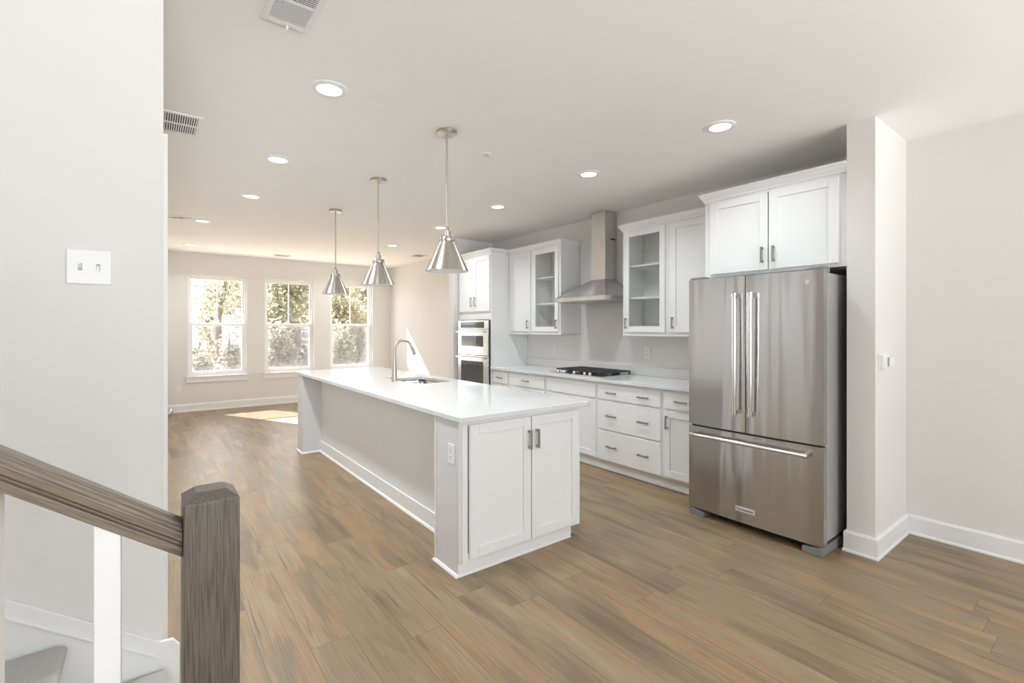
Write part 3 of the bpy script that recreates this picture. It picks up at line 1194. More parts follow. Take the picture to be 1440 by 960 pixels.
# ================================================================== REFRIGERATOR
rf = thing('refrigerator', 'stainless french door refrigerator with bottom freezer drawer', 'refrigerator', (3.70, 1.63, 0))
FX = 3.290
RY0, RY1 = 1.172, 2.090
MB().box(3.365, 4.10, RY0 + 0.010, RY1 - 0.010, 0.075, 1.762).build('body', M['greysteel'], rf, 0.004)


def bowed(mb, y0, y1, z0, z1, bow=0.010, n=14, yc=None, half=None):
    """slightly bowed stainless front: extruded upright"""
    yc = (RY0 + RY1) / 2
    half = (RY1 - RY0) / 2
    pts = []
    for i in range(n + 1):
        y = y0 + (y1 - y0) * i / n
        e = min(abs(y - y0), abs(y1 - y))
        rd = 0.006 * (1 - min(1, e / 0.008)) ** 2
        u = (y - yc) / half
        pts.append((FX + bow * u * u + rd, y))
    pts = [(3.358, y0)] + pts + [(3.358, y1)]
    mb.prism(pts, 'z', z0, z1)


for y0, y1, hy in ((RY0, 1.648, 1.592), (1.653, RY1, 1.702)):
    mb = MB()
    bowed(mb, y0, y1, 0.690, 1.778)
    d = mb.build('door', M['steel'], rf, smooth=True)
    mb = MB()
    mb.tube([(FX - 0.052, hy, 0.835), (FX - 0.052, hy, 1.635)], 0.0145, 20)
    mb.lathe([(0.0175, 0.815), (0.0175, 0.848)], (FX - 0.052, hy, 0), 20)
    mb.lathe([(0.0175, 1.622), (0.0175, 1.655)], (FX - 0.052, hy, 0), 20)
    for zz in (0.831, 1.638):
        mb.box(FX - 0.050, FX + 0.0008, hy - 0.011, hy + 0.011, zz - 0.013, zz + 0.013)
    mb.build('handle', M['chrome'], d, smooth=True)
    if y0 == RY0:
        mb = MB()
        mb.lathe([(0.016, 0), (0.016, -0.003), (0.012, -0.004)], (FX + 0.0072, 1.258, 1.705), 24, True, 'a')
        mb.build('round_emblem', M['chrome'], d, smooth=True)
mb = MB()
bowed(mb, RY0, RY1, 0.062, 0.676, n=24)
fd = mb.build('freezer_drawer', M['steel'], rf, smooth=True)
mb = MB()
mb.tube([(FX - 0.050, 1.25, 0.622), (FX - 0.050, 2.03, 0.622)], 0.0135, 20)
for y0, y1 in ((1.236, 1.269), (2.008, 2.041)):
    ring = []
    mb.tube([(FX - 0.050, y0, 0.622), (FX - 0.050, y1, 0.622)], 0.0165, 20)
    mb.box(FX - 0.048, FX + 0.006, y0 + 0.006, y1 - 0.006, 0.610, 0.634)
mb.build('handle', M['chrome'], fd, smooth=True)
MB().box(3.30, 3.356, RY0 + 0.03, RY1 - 0.03, 0.677, 0.689).build('door_gasket', M['black'], rf)
bd = MB().box(FX - 0.004, FX + 0.0005, 1.585, 1.715, 0.138, 0.172).build('badge', M['badge'], fd, 0.001)


def text_mesh(txt, size, loc, rot, material, parent, name, stretch=1.0):
    cu = bpy.data.curves.new(name, 'FONT')
    cu.body = txt
    cu.size = size
    cu.extrude = 0.0004
    cu.align_x = 'CENTER'
    cu.align_y = 'CENTER'
    cu.space_character = 1.0
    tmp = bpy.data.objects.new(name, cu)
    COL.objects.link(tmp)
    dg = bpy.context.evaluated_depsgraph_get()
    me = bpy.data.meshes.new_from_object(tmp.evaluated_get(dg))
    bpy.data.objects.remove(tmp)
    me.transform(Matrix.Translation(Vector(loc) - origin_of(parent)) @ rot @ Matrix.Diagonal((stretch, 1, 1, 1)))
    me.materials.clear()
    me.materials.append(material)
    o = bpy.data.objects.new(name, me)
    COL.objects.link(o)
    o.parent = parent
    return o


ROT_X = Matrix(((0, 0, -1, 0), (-1, 0, 0, 0), (0, 1, 0, 0), (0, 0, 0, 1)))   # reads from -x
text_mesh('KitchenAid', 0.025, (FX - 0.0050, 1.650, 0.155), ROT_X, M['steeltext'], rf, 'badge_lettering').parent = bd
for yy in (RY0 + 0.005, RY1 - 0.105):
    mb = MB()
    mb.prism([(3.315, 1.779), (3.315, 1.790), (3.335, 1.800), (3.42, 1.800), (3.42, 1.7625), (3.362, 1.7625), (3.362, 1.779)], 'd', yy, yy + 0.10)
    mb.build('hinge_cover', M['greyplastic'], rf, 0.003)
for s, yy in ((1, RY0 + 0.004), (-1, RY1 - 0.124)):
    mb = MB()
    prof = [(yy, 0.001), (yy + 0.12, 0.001), (yy + 0.12, 0.040), (yy, 0.058)] if s == 1 else [(yy, 0.001), (yy + 0.12, 0.001), (yy + 0.12, 0.058), (yy, 0.040)]
    A = [mb.bm.verts.new((3.300, p[0], p[1])) for p in prof]
    B = [mb.bm.verts.new((3.62, p[0], p[1])) for p in prof]
    mb.bm.faces.new(A)
    mb.bm.faces.new(B[::-1])
    for i in range(4):
        j = (i + 1) % 4
        mb.bm.faces.new((A[i], B[i], B[j], A[j]))
    mb.build('foot', M['greyplastic'], rf, 0.006)
mb = MB()
mb.box(3.385, 3.40, RY0 + 0.13, RY1 - 0.13, 0.012, 0.074)
for k in range(14):
    yy = RY0 + 0.15 + k * 0.045
    mb.box(3.379, 3.385, yy, yy + 0.006, 0.012, 0.074)
mb.build('base_grille', M['black'], rf)
for yy in (RY0 + 0.05, RY1 - 0.12):
    MB().box(3.9, 4.05, yy, yy + 0.07, 0.001, 0.0745).build('rear_roller', M['black'], rf)

# ================================================================== ISLAND
IX0, IX1 = 1.400, 2.330
IY0, IY1 = 2.325, 5.935
isl = thing('kitchen_island_base', 'white island base with recessed knee wall facing the living room', 'island', (1.86, 4.1, 0))
KW = 1.605
mb = MB()
mb.box(KW, KW + 0.10, 2.590, 5.709, 0.001, 0.883)
mb.build('knee_wall', M['island'], isl)
mb = MB()
mb.box(KW + 0.101, IX1, 2.96, 3.86, 0.105, 0.883)
mb.box(KW + 0.101, IX1, 3.86, 4.60, 0.105, 0.62)
mb.box(KW + 0.101, IX1, 4.60, IY1 - 0.001, 0.105, 0.883)
mb.box(KW + 0.101, IX1 - 0.06, 2.96, IY1 - 0.06, 0.001, 0.105)
mb.build('sink_side_carcass', M['cab'], isl, 0.001)
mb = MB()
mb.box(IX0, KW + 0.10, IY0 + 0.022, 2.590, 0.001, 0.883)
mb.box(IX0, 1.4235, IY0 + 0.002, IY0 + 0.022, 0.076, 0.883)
mb.build('end_panel', M['endpanel_shaded'], isl, 0.002)
mb = MB()
mb.box(IX0 - 0.006, IX0 + 0.012, 2.591, 2.601, 0.001, 0.8825)
mb.build('corner_bead', M['trim'], isl, 0.001)
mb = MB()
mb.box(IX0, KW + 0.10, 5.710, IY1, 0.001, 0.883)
mb.build('end_panel', M['endpanel_shaded'], isl, 0.002)
# base moulding of the knee wall and shoe round the panels
mb = MB()
mb.box(KW - 0.013, KW - 0.0005, 2.592, 5.709, 0.001, 0.125)
mb.build('base_board', M['trim'], isl, 0.003)
SH = [(0.0005, 0.001), (0.015, 0.001), (0.015, 0.006), (0.008, 0.017), (0.0005, 0.020)]
sh_path = [(IX1 - 0.045, IY0 + 0.020), (IX0 + 0.0, IY0 + 0.020), (IX0, 2.602), (KW - 0.013, 2.602), (KW - 0.013, 5.709), (IX0, 5.709), (IX0, IY1), (IX1 - 0.04, IY1)]
SHP = list(reversed(sh_path))
# travel so that "right of travel" is outward
sweep(MB(), SHP, SH).build('shoe_molding', M['trim'], isl)

fr = frame_y(1.424, IY0)
w = 2.362 - 1.424
ic = thing('island_end_cabinet', 'white two door cabinet at the near end of the island', CB, (1.89, 2.6, 0))
mb = MB(fr)
# face frame overlaps the panel edge
mb.box(0, 0.036, 0, 0.0205, 0.076, 0.883)
mb.box(w - 0.036, w, 0, 0.0205, 0.076, 0.883)
mb.box(0.036, w - 0.036, 0, 0.0205, 0.850, 0.883)
mb.box(0.036, w - 0.036, 0, 0.0205, 0.076, 0.125)
mb.box(KW + 0.101 - 1.424, w, 0.021, 0.634, 0.076, 0.883)
mb.box(KW + 0.101 - 1.424, w - 0.08, 0.024, 0.634, 0.001, 0.0755)
mb.build('carcass', M['cab'], ic, 0.0015)
MB(fr).box(-0.022, w - 0.075, 0.008, 0.0205, 0.021, 0.0755).build('toe_kick', M['cab'], ic, 0.001)
for a0, a1, ha in ((0.040, 0.489, 0.470), (0.497, 0.905, 0.532)):
    mb = MB(fr)
    shaker(mb, a0, a1, 0.096, 0.862)
    d = mb.build('door', M['cab'], ic, 0.0015)
    pull(fr, ha, 0.722, True, d, L=0.120, r=0.0065)

# countertop with the sink cut-out
ict = tag(None, '', '') if False else None


def rrect(x0, x1, y0, y1, r, n=6):
    pts = []
    for cx, cy, a0 in ((x1 - r, y1 - r, 0), (x0 + r, y1 - r, 90), (x0 + r, y0 + r, 180), (x1 - r, y0 + r, 270)):
        for k in range(n + 1):
            t = math.radians(a0 + 90 * k / n)
            pts.append((cx + r * math.cos(t), cy + r * math.sin(t)))
    return pts


SX0, SX1, SYA, SYB = 1.925, 2.285, 3.915, 4.515
mb = MB()
mb.plate_with_holes([(1.385, 2.283), (2.420, 2.283), (2.420, 6.025), (1.385, 6.025)], [rrect(SX0, SX1, SYA, SYB, 0.05)], 0.884, 0.914)
o = mb.build('island_countertop', M['quartz'], None, 0.003)
tag(o, 'white quartz island countertop with a sink cut out and wide overhang', 'countertop')

# sink basin
sk = thing('undermount_sink', 'stainless undermount sink bowl set into the island countertop', 'sink', (2.105, 4.215, 0.68))
e = 0.004
mb = MB()
outer = lambda off, z, r: [(p[0], p[1], z) for p in rrect(SX0 - off, SX1 + off, SYA - off, SYB + off, r)]
mb.loft([outer(0.022, 0.8825, 0.06), outer(0.004, 0.8825, 0.05), outer(0.004, 0.72, 0.05), outer(-0.012, 0.70, 0.045), outer(-0.14, 0.692, 0.03)], cap=False)
bm_ = mb.bm
bm_.verts.ensure_lookup_table()
n_ = 28
bm_.faces.new([bm_.verts[len(bm_.verts) - n_ + i] for i in range(n_)])
basin = mb.build('basin', M['chrome'], sk, smooth=True)
sm = basin.modifiers.new('solid', 'SOLIDIFY')
sm.thickness = 0.0015
sm.offset = 0
MB().lathe([(0.045, 0.6932), (0.045, 0.6955), (0.036, 0.696), (0.034, 0.694)], (2.105, 4.215, 0), 24).build('drain', M['pull'], sk, smooth=True)

# faucet
fc = thing('kitchen_faucet', 'brushed nickel gooseneck faucet standing on island beside the sink', 'faucet', (1.858, 4.255, 0.9145))
bx0, by0 = 1.858, 4.255
mb = MB()
mb.lathe([(0.029, 0.9145), (0.029, 0.920), (0.0255, 0.923), (0.024, 0.96), (0.0185, 1.06), (0.0150, 1.14)], (bx0, by0, 0), 28)
mb.build('base_column', M['nickel'], fc, smooth=True)
pts = [(bx0, by0, 1.135), (bx0, by0, 1.20)]
R_ = 0.088
for k in range(0, 17):
    t = PI - k / 16 * math.radians(160)
    pts.append((bx0 + R_ + R_ * math.cos(t), by0, 1.212 + R_ * math.sin(t)))
tip = Vector(pts[-1])
tan = (Vector(pts[-1]) - Vector(pts[-2])).normalized()
MB().tube(pts, 0.0125, 18).build('spout', M['nickel'], fc, smooth=True)
sp = MB().tube([tuple(tip + tan * 0.0005), tuple(tip + tan * 0.02), tuple(tip + tan * 0.085), tuple(tip + tan * 0.092)], [0.0135, 0.0155, 0.0175, 0.014], 18).build('spray_head', M['nickel'], fc, smooth=True)
q = tip + tan * 0.045
MB().tube([tuple(q + Vector((0.014, 0, 0.005))), tuple(q + Vector((0.022, 0, 0.004)))], [0.008, 0.006], 12).build('spray_button', M['pull'], sp, smooth=True)
mb = MB()
mb.tube([(bx0 - 0.020, by0, 0.950), (bx0 - 0.038, by0, 0.950)], [0.011, 0.010], 14)
mb.tube([(bx0 - 0.036, by0, 0.950), (bx0 - 0.085, by0, 0.958)], [0.005, 0.004], 10)
mb.build('lever_handle', M['nickel'], fc, smooth=True)

# ================================================================== ELECTRICAL PLATES
def outlet(fr, name_label, z):
    o = fr[0]
    t = thing('wall_outlet', name_label, 'outlet', (o.x, o.y, z), 'white duplex wall outlets')
    MB(fr).box(-0.036, 0.036, -0.0065, -0.0005, z - 0.058, z + 0.058).build('cover_plate', M['plastic'], t, 0.003)
    for s in (-1, 1):
        zc = z + s * 0.0205
        pts = [(0.0165 * math.cos(k / 20 * 2 * PI), max(-0.0135, min(0.0135, 0.0172 * math.sin(k / 20 * 2 * PI)))) for k in range(20)]
        mb = MB(fr)
        mb.prism([(p[0], zc + p[1]) for p in pts], 'd', -0.0085, -0.0066)
        r = mb.build('receptacle', M['plastic'], t, 0.0006)
        mb = MB(fr)
        mb.box(-0.0075, -0.0050, -0.0088, -0.0084, zc - 0.002, zc + 0.007)
        mb.box(0.0050, 0.0075, -0.0088, -0.0084, zc - 0.002, zc + 0.007)
        mb.box(-0.002, 0.002, -0.0088, -0.0084, zc - 0.010, zc - 0.006)
        mb.build('slots', M['slot'], r)
    return t


outlet(frame_x(WR, 4.573), 'white outlet on kitchen backsplash wall, left of the cooktop', 1.146)
outlet(frame_x(WR, 3.134), 'white outlet on kitchen backsplash wall, right of the cooktop', 1.156)
outlet(frame_x(IX0, 2.402), 'white outlet high on the near end panel of the island', 0.690)
outlet(frame_x(KW, 3.930), 'white outlet low on the recessed knee wall of the island', 0.394)
outlet(frame_y(0.430, FY), 'white outlet on far wall below the leftmost window', 0.385)

fr = frame_y(-0.152, 2.15)
sw = thing('light_switch', 'white double toggle light switch on the stairway wall', 'light switch', (-0.152, 2.15, 1.617))
z = 1.617
mb = MB(fr)
mb.box(-0.058, 0.058, -0.0075, -0.0005, z - 0.058, z + 0.058)
mb.build('cover_plate', M['plastic'], sw, 0.004)
for a, s in ((-0.023, 1), (0.023, -1)):
    MB(fr).box(a - 0.0052, a + 0.0052, -0.0079, -0.0074, z - 0.012, z + 0.012).build('toggle_slot', M['greyled'], sw)
    mb = MB(fr)
    mb.prism([(-0.0079, z - 0.006), (-0.0079, z + 0.006), (-0.021, z + s * 0.011 + 0.004), (-0.021, z + s * 0.011 - 0.003)], 'a', a - 0.004, a + 0.004)
    mb.build('toggle', M['plastic'], sw, 0.001)
    for zz in (z - 0.030, z + 0.030):
        MB(fr).lathe([(0.003, -0.0076), (0.003, -0.0086)], (a, 0, zz), 12, True, 'd').build('screw', M['plastic'], sw)

fr = frame_y(3.665, 0.975)
th = thing('thermostat', 'white wall thermostat with grey display on the wall end beside refrigerator', 'thermostat', (3.665, 0.975, 1.20))
MB(fr).box(-0.070, 0.062, -0.006, -0.0005, 1.150, 1.252).build('back_plate', M['plastic'], th, 0.002)
MB(fr).box(-0.058, 0.052, -0.026, -0.0063, 1.160, 1.246).build('housing', M['plastic'], th, 0.004)
MB(fr).box(0.010, 0.044, -0.028, -0.0262, 1.172, 1.230).build('display', M['greyled'], th, 0.001)
o = MB(frame_y(3.835, 0.975)).box(-0.065, 0.065, -0.006, -0.0005, 1.165, 1.225).build('wall_plate', M['plastic'], None, 0.002)
tag(o, 'low blank white wall plate to the right of the thermostat', 'wall plate')

# ================================================================== CEILING FIXTURES
def can_light(x, y, label):
    c = thing('recessed_light', label, 'ceiling light', (x, y, CEIL), 'recessed ceiling lights')
    mb = MB()
    mb.lathe([(0.094, CEIL - 0.0005), (0.095, CEIL - 0.004), (0.085, CEIL - 0.008), (0.066, CEIL - 0.010), (0.064, CEIL - 0.006)], (x, y, 0), 40, cap=False)
    mb.build('trim_ring', M['trim'], c, smooth=True)
    MB().lathe([(0.0645, CEIL - 0.0058), (0.0645, CEIL - 0.0066), (0.03, CEIL - 0.0075)], (x, y, 0), 32).build('lens', M['lens'], c)
    l = bpy.data.lights.new('recessed_light_bulb', 'AREA')
    l.shape = 'DISK'
    l.size = 0.12
    l.spread = math.radians(140)
    l.energy = CAN_LIVING if y > 6 else (CAN_KITCHEN * (0.72 if y < 2 else 1.0) if x > 2 else CAN_AISLE)
    l.color = CAN_COLOR
    o = bpy.data.objects.new('recessed_light_bulb', l)
    COL.objects.link(o)
    o.parent = c
    o.location = (0, 0, -0.014)
    return c


cans = [
    (0.788, 2.661, 'large recessed ceiling light left of the nearest pendant'),
    (0.803, 4.003, 'recessed ceiling light left of the middle pendant, second from front'),
    (0.823, 5.276, 'recessed ceiling light left of the farthest pendant'),
    (0.534, 6.837, 'recessed ceiling light above the leftmost window, beside the ceiling bracket'),
    (0.543, 8.918, 'recessed ceiling light closest to the far left corner of the ceiling'),
    (2.930, 1.631, 'recessed ceiling light in front of the cabinet over the refrigerator'),
    (2.949, 2.797, 'recessed ceiling light in front of the right glass door cabinet'),
    (2.969, 4.133, 'recessed ceiling light in front of the left upper cabinets'),
    (3.004, 5.432, 'recessed ceiling light seen behind the stem of the nearest pendant'),
    (3.046, 7.044, 'recessed ceiling light seen right of the middle pendant stem'),
    (3.072, 9.123, 'recessed ceiling light near far wall, between farthest and middle pendants'),
]
for cxy in cans:
    can_light(*cxy)


def pendant(x, y, label):
    p = thing('pendant_light', label, 'pendant light', (x, y, 1.79), 'pendants over the island')
    c0 = (x, y, 0)
    MB().lathe([(0.066, CEIL - 0.0005), (0.067, CEIL - 0.014), (0.062, CEIL - 0.020), (0.02, CEIL - 0.022)], c0, 36).build('canopy', M['nickel'], p, smooth=True)
    MB().tube([(x, y, 2.085), (x, y, CEIL - 0.0225)], 0.0062, 14).build('stem', M['nickel'], p, smooth=True)
    MB().lathe([(0.006, 2.084), (0.013, 2.078), (0.015, 2.070), (0.010, 2.060), (0.010, 2.056), (0.0235, 2.052), (0.0235, 2.014)], c0, 28).build('socket', M['nickel'], p, smooth=True)
    MB().lathe([(0.048, 2.0135), (0.052, 2.008), (0.052, 1.988), (0.050, 1.983)], c0, 36).build('cap', M['nickel'], p, smooth=True)
    mb = MB()
    mb.lathe([(0.0485, 1.9825), (0.1425, 1.790), (0.1415, 1.7895), (0.1400, 1.7905), (0.0470, 1.9815)], c0, 56)
    sh = mb.build('shade', M['nickel'], p, smooth=True)
    MB().lathe([(0.1392, 1.791), (0.0465, 1.9805), (0.0, 1.981)], c0, 48, cap=False).build('shade_lining', M['plastic'], sh, smooth=True)
    MB().lathe([(0.013, 1.978), (0.014, 1.955), (0.028, 1.925), (0.030, 1.905), (0.022, 1.884), (0.006, 1.876)], c0, 24).build('bulb', M['plastic'], p, smooth=True)
    return p


pendant(1.578, 2.771, 'brushed nickel cone pendant over the near end of the island')
pendant(1.607, 4.020, 'brushed nickel cone pendant, middle one of three over the island')
pendant(1.650, 5.346, 'brushed nickel cone pendant over the far end of the island')


def register(x0, x1, y0, y1, label, along, n, banks=2, lever=False):
    """ceiling register: flanged frame, louvre banks, dark duct behind"""
    v = thing('ceiling_vent', label, 'vent', ((x0 + x1) / 2, (y0 + y1) / 2, CEIL - 0.012), 'white ceiling vents')
    b = 0.026
    z0, z1 = CEIL - 0.010, CEIL - 0.0005
    mb = MB()
    mb.box(x0, x0 + b, y0, y1, z0, z1)
    mb.box(x1 - b, x1, y0, y1, z0, z1)
    mb.box(x0 + b, x1 - b, y0, y0 + b, z0, z1)
    mb.box(x0 + b, x1 - b, y1 - b, y1, z0, z1)
    ym = (y0 + y1) / 2
    if banks == 2:
        mb.box(x0 + b, x1 - b, ym - 0.008, ym + 0.008, z0, z1 - 0.002)
    mb.build('frame', M['trim'], v, 0.0025)
    MB().box(x0 + b, x1 - b, y0 + b, y1 - b, CEIL - 0.0018, CEIL - 0.0006).build('duct', M['ventdark'], v)
    mb = MB()
    parts = [(y0 + b, ym - 0.009), (ym + 0.009, y1 - b)] if banks == 2 else [(y0 + b, y1 - b)]
    for bi, (ya, yb_) in enumerate(parts):
        if along == 'x':
            for k in range(n):
                yy = ya + (yb_ - ya) * (k + 0.5) / n
                hw = 0.0030 if bi == 1 else 0.0022
                mb.box(x0 + b, x1 - b, yy - hw, yy + hw, CEIL - 0.0095, CEIL - 0.0082)
        else:
            for k in range(n):
                xx = x0 + b + (x1 - x0 - 2 * b) * (k + 0.5) / n
                mb.box(xx - 0.0028, xx + 0.0028, ya, yb_, CEIL - 0.009, CEIL - 0.003)
    mb.build('louvers', M['trim'], v)
    if lever:
        xm = (x0 + x1) / 2
        pts = [(xm + 0.005, y1 - 0.016, z0), (xm + 0.005, y1 - 0.012, z0 - 0.012), (xm + 0.003, y1 - 0.004, z0 - 0.016), (xm, y1 + 0.004, z0 - 0.013)]
        MB().tube(pts, [0.004, 0.004, 0.004, 0.003], 10).build('lever', M['trim'], v, smooth=True)
    return v


register(0.376, 0.568, 1.86, 2.212, 'white ceiling vent at the top edge of the view, nearest the camera', 'x', 12, 2, True)
register(0.062, 0.283, 3.495, 3.865, 'white ceiling vent partly hidden behind the stairway wall edge', 'y', 14, 2)
register(1.78, 2.04, 9.13, 9.33, 'white ceiling vent near the far wall above the middle window', 'x', 8, 1)
register(3.74, 3.96, 7.62, 7.90, 'white ceiling vent close to the right wall, past the oven tower', 'x', 8, 1)

sk_ = thing('fire_sprinkler', 'small white fire sprinkler head on the ceiling right of nearest pendant', 'sprinkler', (2.012, 2.941, CEIL))
MB().lathe([(0.036, CEIL - 0.0005), (0.035, CEIL - 0.005), (0.018, CEIL - 0.009), (0.010, CEIL - 0.009)], (2.012, 2.941, 0), 28).build('escutcheon', M['trim'], sk_, smooth=True)
mb = MB()
mb.lathe([(0.009, CEIL - 0.0095), (0.009, CEIL - 0.018), (0.004, CEIL - 0.020), (0.004, CEIL - 0.036)], (2.012, 2.941, 0), 16)
for s in (-1, 1):
    mb.tube([(2.012 + s * 0.009, 2.941, CEIL - 0.012), (2.012 + s * 0.014, 2.941, CEIL - 0.024), (2.012 + s * 0.003, 2.941, CEIL - 0.038)], 0.0025, 8)
mb.build('head', M['chrome'], sk_, smooth=True)
MB().lathe([(0.014, CEIL - 0.038), (0.014, CEIL - 0.0395)], (2.012, 2.941, 0), 16).build('deflector', M['chrome'], sk_)

br = thing('ceiling_bracket', 'metal crossbar and white cap of a fixture rough in on the ceiling at left', 'bracket', (0.289, 6.705, CEIL))
MB().lathe([(0.042, CEIL - 0.0005), (0.042, CEIL - 0.010), (0.036, CEIL - 0.020), (0.012, CEIL - 0.022)], (0.289, 6.705, 0), 24).build('cap', M['trim'], br, smooth=True)
mb = MB((Vector((0.289, 6.705, 0)), Vector((0.94, -0.34, 0)), Vector((0.34, 0.94, 0)), Vector((0, 0, 1))))
mb.box(-0.14, 0.14, -0.007, 0.007, CEIL - 0.028, CEIL - 0.0225)
mb.box(-0.05, -0.03, -0.010, 0.010, CEIL - 0.034, CEIL - 0.0283)
mb.box(0.03, 0.05, -0.010, 0.010, CEIL - 0.034, CEIL - 0.0283)
mb.build('crossbar', M['pull'], br)

# ================================================================== OUTSIDE
GZ = -1.6
o = MB().box(-60, 70, FY + 0.2, 110, GZ - 0.2, GZ).build('yard', M['soil'], None)
o['kind'] = 'structure'
o = MB().box(-60, 70, -60, BACK_Y - 0.2, GZ - 0.2, GZ).build('street_ground', M['soil'], None)
o['kind'] = 'structure'


def tree(x, y, h, crown_r, n_leaf, leafmat, label, low=0.15, lean=0.0, size=0.16, name='tree'):
    t = thing(name, label, 'tree' if name == 'tree' else 'shrub', (x, y, GZ), 'trees behind the house' if name == 'tree' else 'brush behind the house')
    mb = MB()
    rnd = random.Random(int(x * 100 + y * 7))
    tr = 0.045 * h ** 0.7
    top = Vector((x + lean, y, GZ + h * 0.9))
    base = Vector((x, y, GZ))
    npt = 7
    trunk = []
    for i in range(npt):
        u = i / (npt - 1)
        p = base.lerp(top, u) + Vector((rnd.uniform(-1, 1) * 0.03 * h * u * (1 - u) * 3, rnd.uniform(-1, 1) * 0.02 * h * u, 0))
        trunk.append(p)
    mb.tube([tuple(p) for p in trunk], [tr * (1 - 0.85 * i / (npt - 1)) for i in range(npt)], 8)
    tips = []
    for k in range(11):
        u = rnd.uniform(0.25, 0.9)
        i = int(u * (npt - 1))
        p = trunk[i].lerp(trunk[min(i + 1, npt - 1)], u * (npt - 1) - i)
        an = rnd.uniform(0, 2 * PI)
        ln = crown_r * rnd.uniform(0.6, 1.0) * (1.15 - 0.5 * u)
        q = p + Vector((math.cos(an) * ln, math.sin(an) * ln, ln * rnd.uniform(0.5, 1.1)))
        m_ = p.lerp(q, 0.5) + Vector((0, 0, -0.05 * ln))
        r0 = tr * 0.38 * (1 - 0.5 * u)
        mb.tube([tuple(p), tuple(m_), tuple(q)], [r0, r0 * 0.7, r0 * 0.25], 6)
        tips += [q, m_.lerp(q, 0.5)]
        for s in range(2):
            q2 = m_ + Vector((rnd.uniform(-1, 1), rnd.uniform(-1, 1), rnd.uniform(0, 1))) * ln * 0.5
            mb.tube([tuple(m_), tuple(q2)], [r0 * 0.5, r0 * 0.15], 5)
            tips.append(q2)
    mb.build('trunk', M['bark'], t, smooth=False)
    mb = MB()
    for k in range(n_leaf):
        if rnd.random() < 0.6:
            c = rnd.choice(tips)
            sp_ = crown_r * 0.28
            p = c + Vector((rnd.gauss(0, sp_), rnd.gauss(0, sp_), rnd.gauss(0, sp_)))
        else:
            u = rnd.uniform(low, 1.0)
            rr = crown_r * (1.1 - 0.55 * u) * math.sqrt(rnd.random())
            an = rnd.uniform(0, 2 * PI)
            p = base.lerp(top, u) + Vector((math.cos(an) * rr, math.sin(an) * rr, rnd.gauss(0, 0.2)))
        s = size * rnd.uniform(0.5, 1.2)
        n1 = Vector((rnd.gauss(0, 1), rnd.gauss(0, 1), rnd.gauss(0, 1))).normalized()
        n2 = n1.cross(Vector((rnd.gauss(0, 1), rnd.gauss(0, 1), rnd.gauss(0, 1)))).normalized()
        if p.z < GZ + 0.05:
            continue
        vs = [mb.bm.verts.new(p + n1 * s), mb.bm.verts.new(p + n2 * s * 0.55), mb.bm.verts.new(p - n1 * s), mb.bm.verts.new(p - n2 * s * 0.55)]
        mb.bm.faces.new(vs)
    mb.build('foliage', leafmat, t)
    return t


tree(2.7, 26.0, 8.0, 1.5, 2600, M['leaf_a'], 'thin leaved tree with forked trunk, seen through the leftmost window', 0.45, 0.2, 0.10)
tree(4.35, 32.0, 7.8, 1.7, 5200, M['leaf_c'], 'yellow tree seen at the right side of the leftmost window', 0.1, 0, 0.15)
tree(5.5, 27.5, 8.2, 1.45, 6000, M['leaf_a'], 'olive tree filling the left half of the middle window', 0.05, 0, 0.14)
tree(8.2, 36.0, 8.8, 1.9, 5600, M['leaf_b'], 'tan tree seen at the right side of the middle window', 0.05, 0, 0.16)
tree(9.2, 28.5, 8.4, 1.45, 6000, M['leaf_c'], 'yellow tree filling the left half of the right window', 0.05, 0, 0.14)
tree(13.2, 37.5, 9.0, 1.8, 5600, M['leaf_b'], 'tan tree at the right edge of the right window', 0.05, 0, 0.16)
tree(3.55, 28.5, 4.6, 1.0, 3200, M['leaf_b'], 'low tan tree to the right of the forked trunk, in the leftmost window', 0.0, 0, 0.12)
tree(12.8, 28.0, 8.6, 1.8, 3000, M['leaf_a'], 'olive tree beyond the right edge of the right window', 0.05, 0, 0.16)
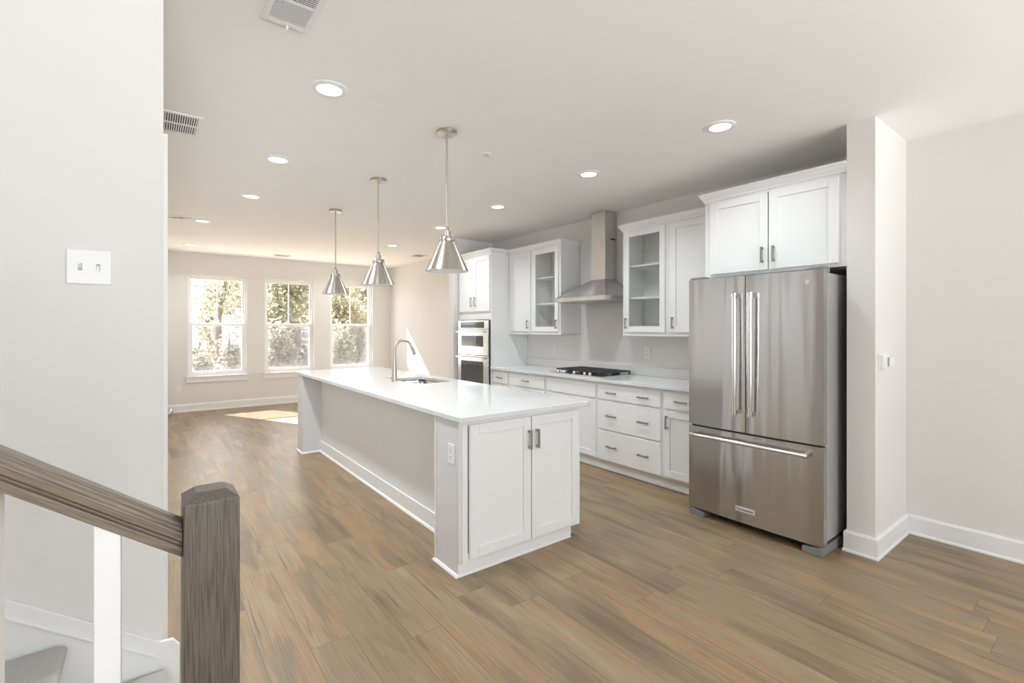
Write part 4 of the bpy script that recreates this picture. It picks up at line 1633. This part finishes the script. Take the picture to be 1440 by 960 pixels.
tree(1.0, 35.0, 5.4, 1.7, 2200, M['leaf_b'], 'low tan tree at the left edge of the leftmost window', 0.05, 0, 0.16)
for bx_, by_, bm2, lb in ((5.6, 50, M['leaf_b'], 'distant tan tree behind the neighboring house, in the leftmost window'),
                     (10.2, 56, M['leaf_a'], 'distant olive tree far behind the middle window'),
                     (13.2, 48, M['leaf_c'], 'distant yellow tree far behind, between the middle and right windows'),
                     (20.5, 57, M['leaf_b'], 'distant tan tree far behind the right window')):
    tree(bx_, by_, 0.15 * by_ + 1.2, 2.4, 7500, bm2, lb, 0.0, 0, 0.24)
sh_spots = [(1.55, 23, M['leaf_a'], 'olive brush low in the leftmost window, left of the forked trunk'),
            (2.75, 21.5, M['leaf_b'], 'tan brush low in the leftmost window, right of the forked trunk'),
            (4.1, 20.5, M['leaf_b'], 'tan brush low in the left half of the middle window'),
            (5.5, 22.5, M['leaf_b'], 'tan brush low in the right half of the middle window'),
            (6.7, 21, M['leaf_a'], 'olive brush low in the left half of the right window'),
            (8.2, 23, M['leaf_b'], 'tan brush low in the right half of the right window')]
for x, y, m_, lb in sh_spots:
    tree(x, y, 3.3 if x > 2 else 1.9, 0.62, 3000, m_, lb, 0.0, 0, 0.10, 'shrub')

hs = thing('neighbor_house', 'pale siding house far off in the lower left window', 'building', (2.4, 41, GZ))
mb = MB()
mb.box(1.0, 3.5, 41, 46, GZ, GZ + 2.7)
mb.prism([(1.0, GZ + 2.7), (3.5, GZ + 2.7), (2.25, GZ + 3.5)], 'd', 41.0, 46)
for k in range(9):
    xx = 1.05 + k * 0.29
    mb.box(xx, xx + 0.06, 40.94, 41.0, GZ, GZ + 2.7)
mb.build('siding', M['siding'], hs)
for s in (-1, 1):
    mb = MB()
    mb.prism([(2.25, GZ + 3.52), (2.25 + s * 1.5, GZ + 2.56), (2.25 + s * 1.5, GZ + 2.66), (2.25, GZ + 3.64)], 'd', 40.8, 46.2)
    mb.build('roof', M['roofing'], hs)
MB().box(2.6, 3.1, 40.9, 40.985, GZ + 0.9, GZ + 2.0).build('window', M['darkglass'], hs)
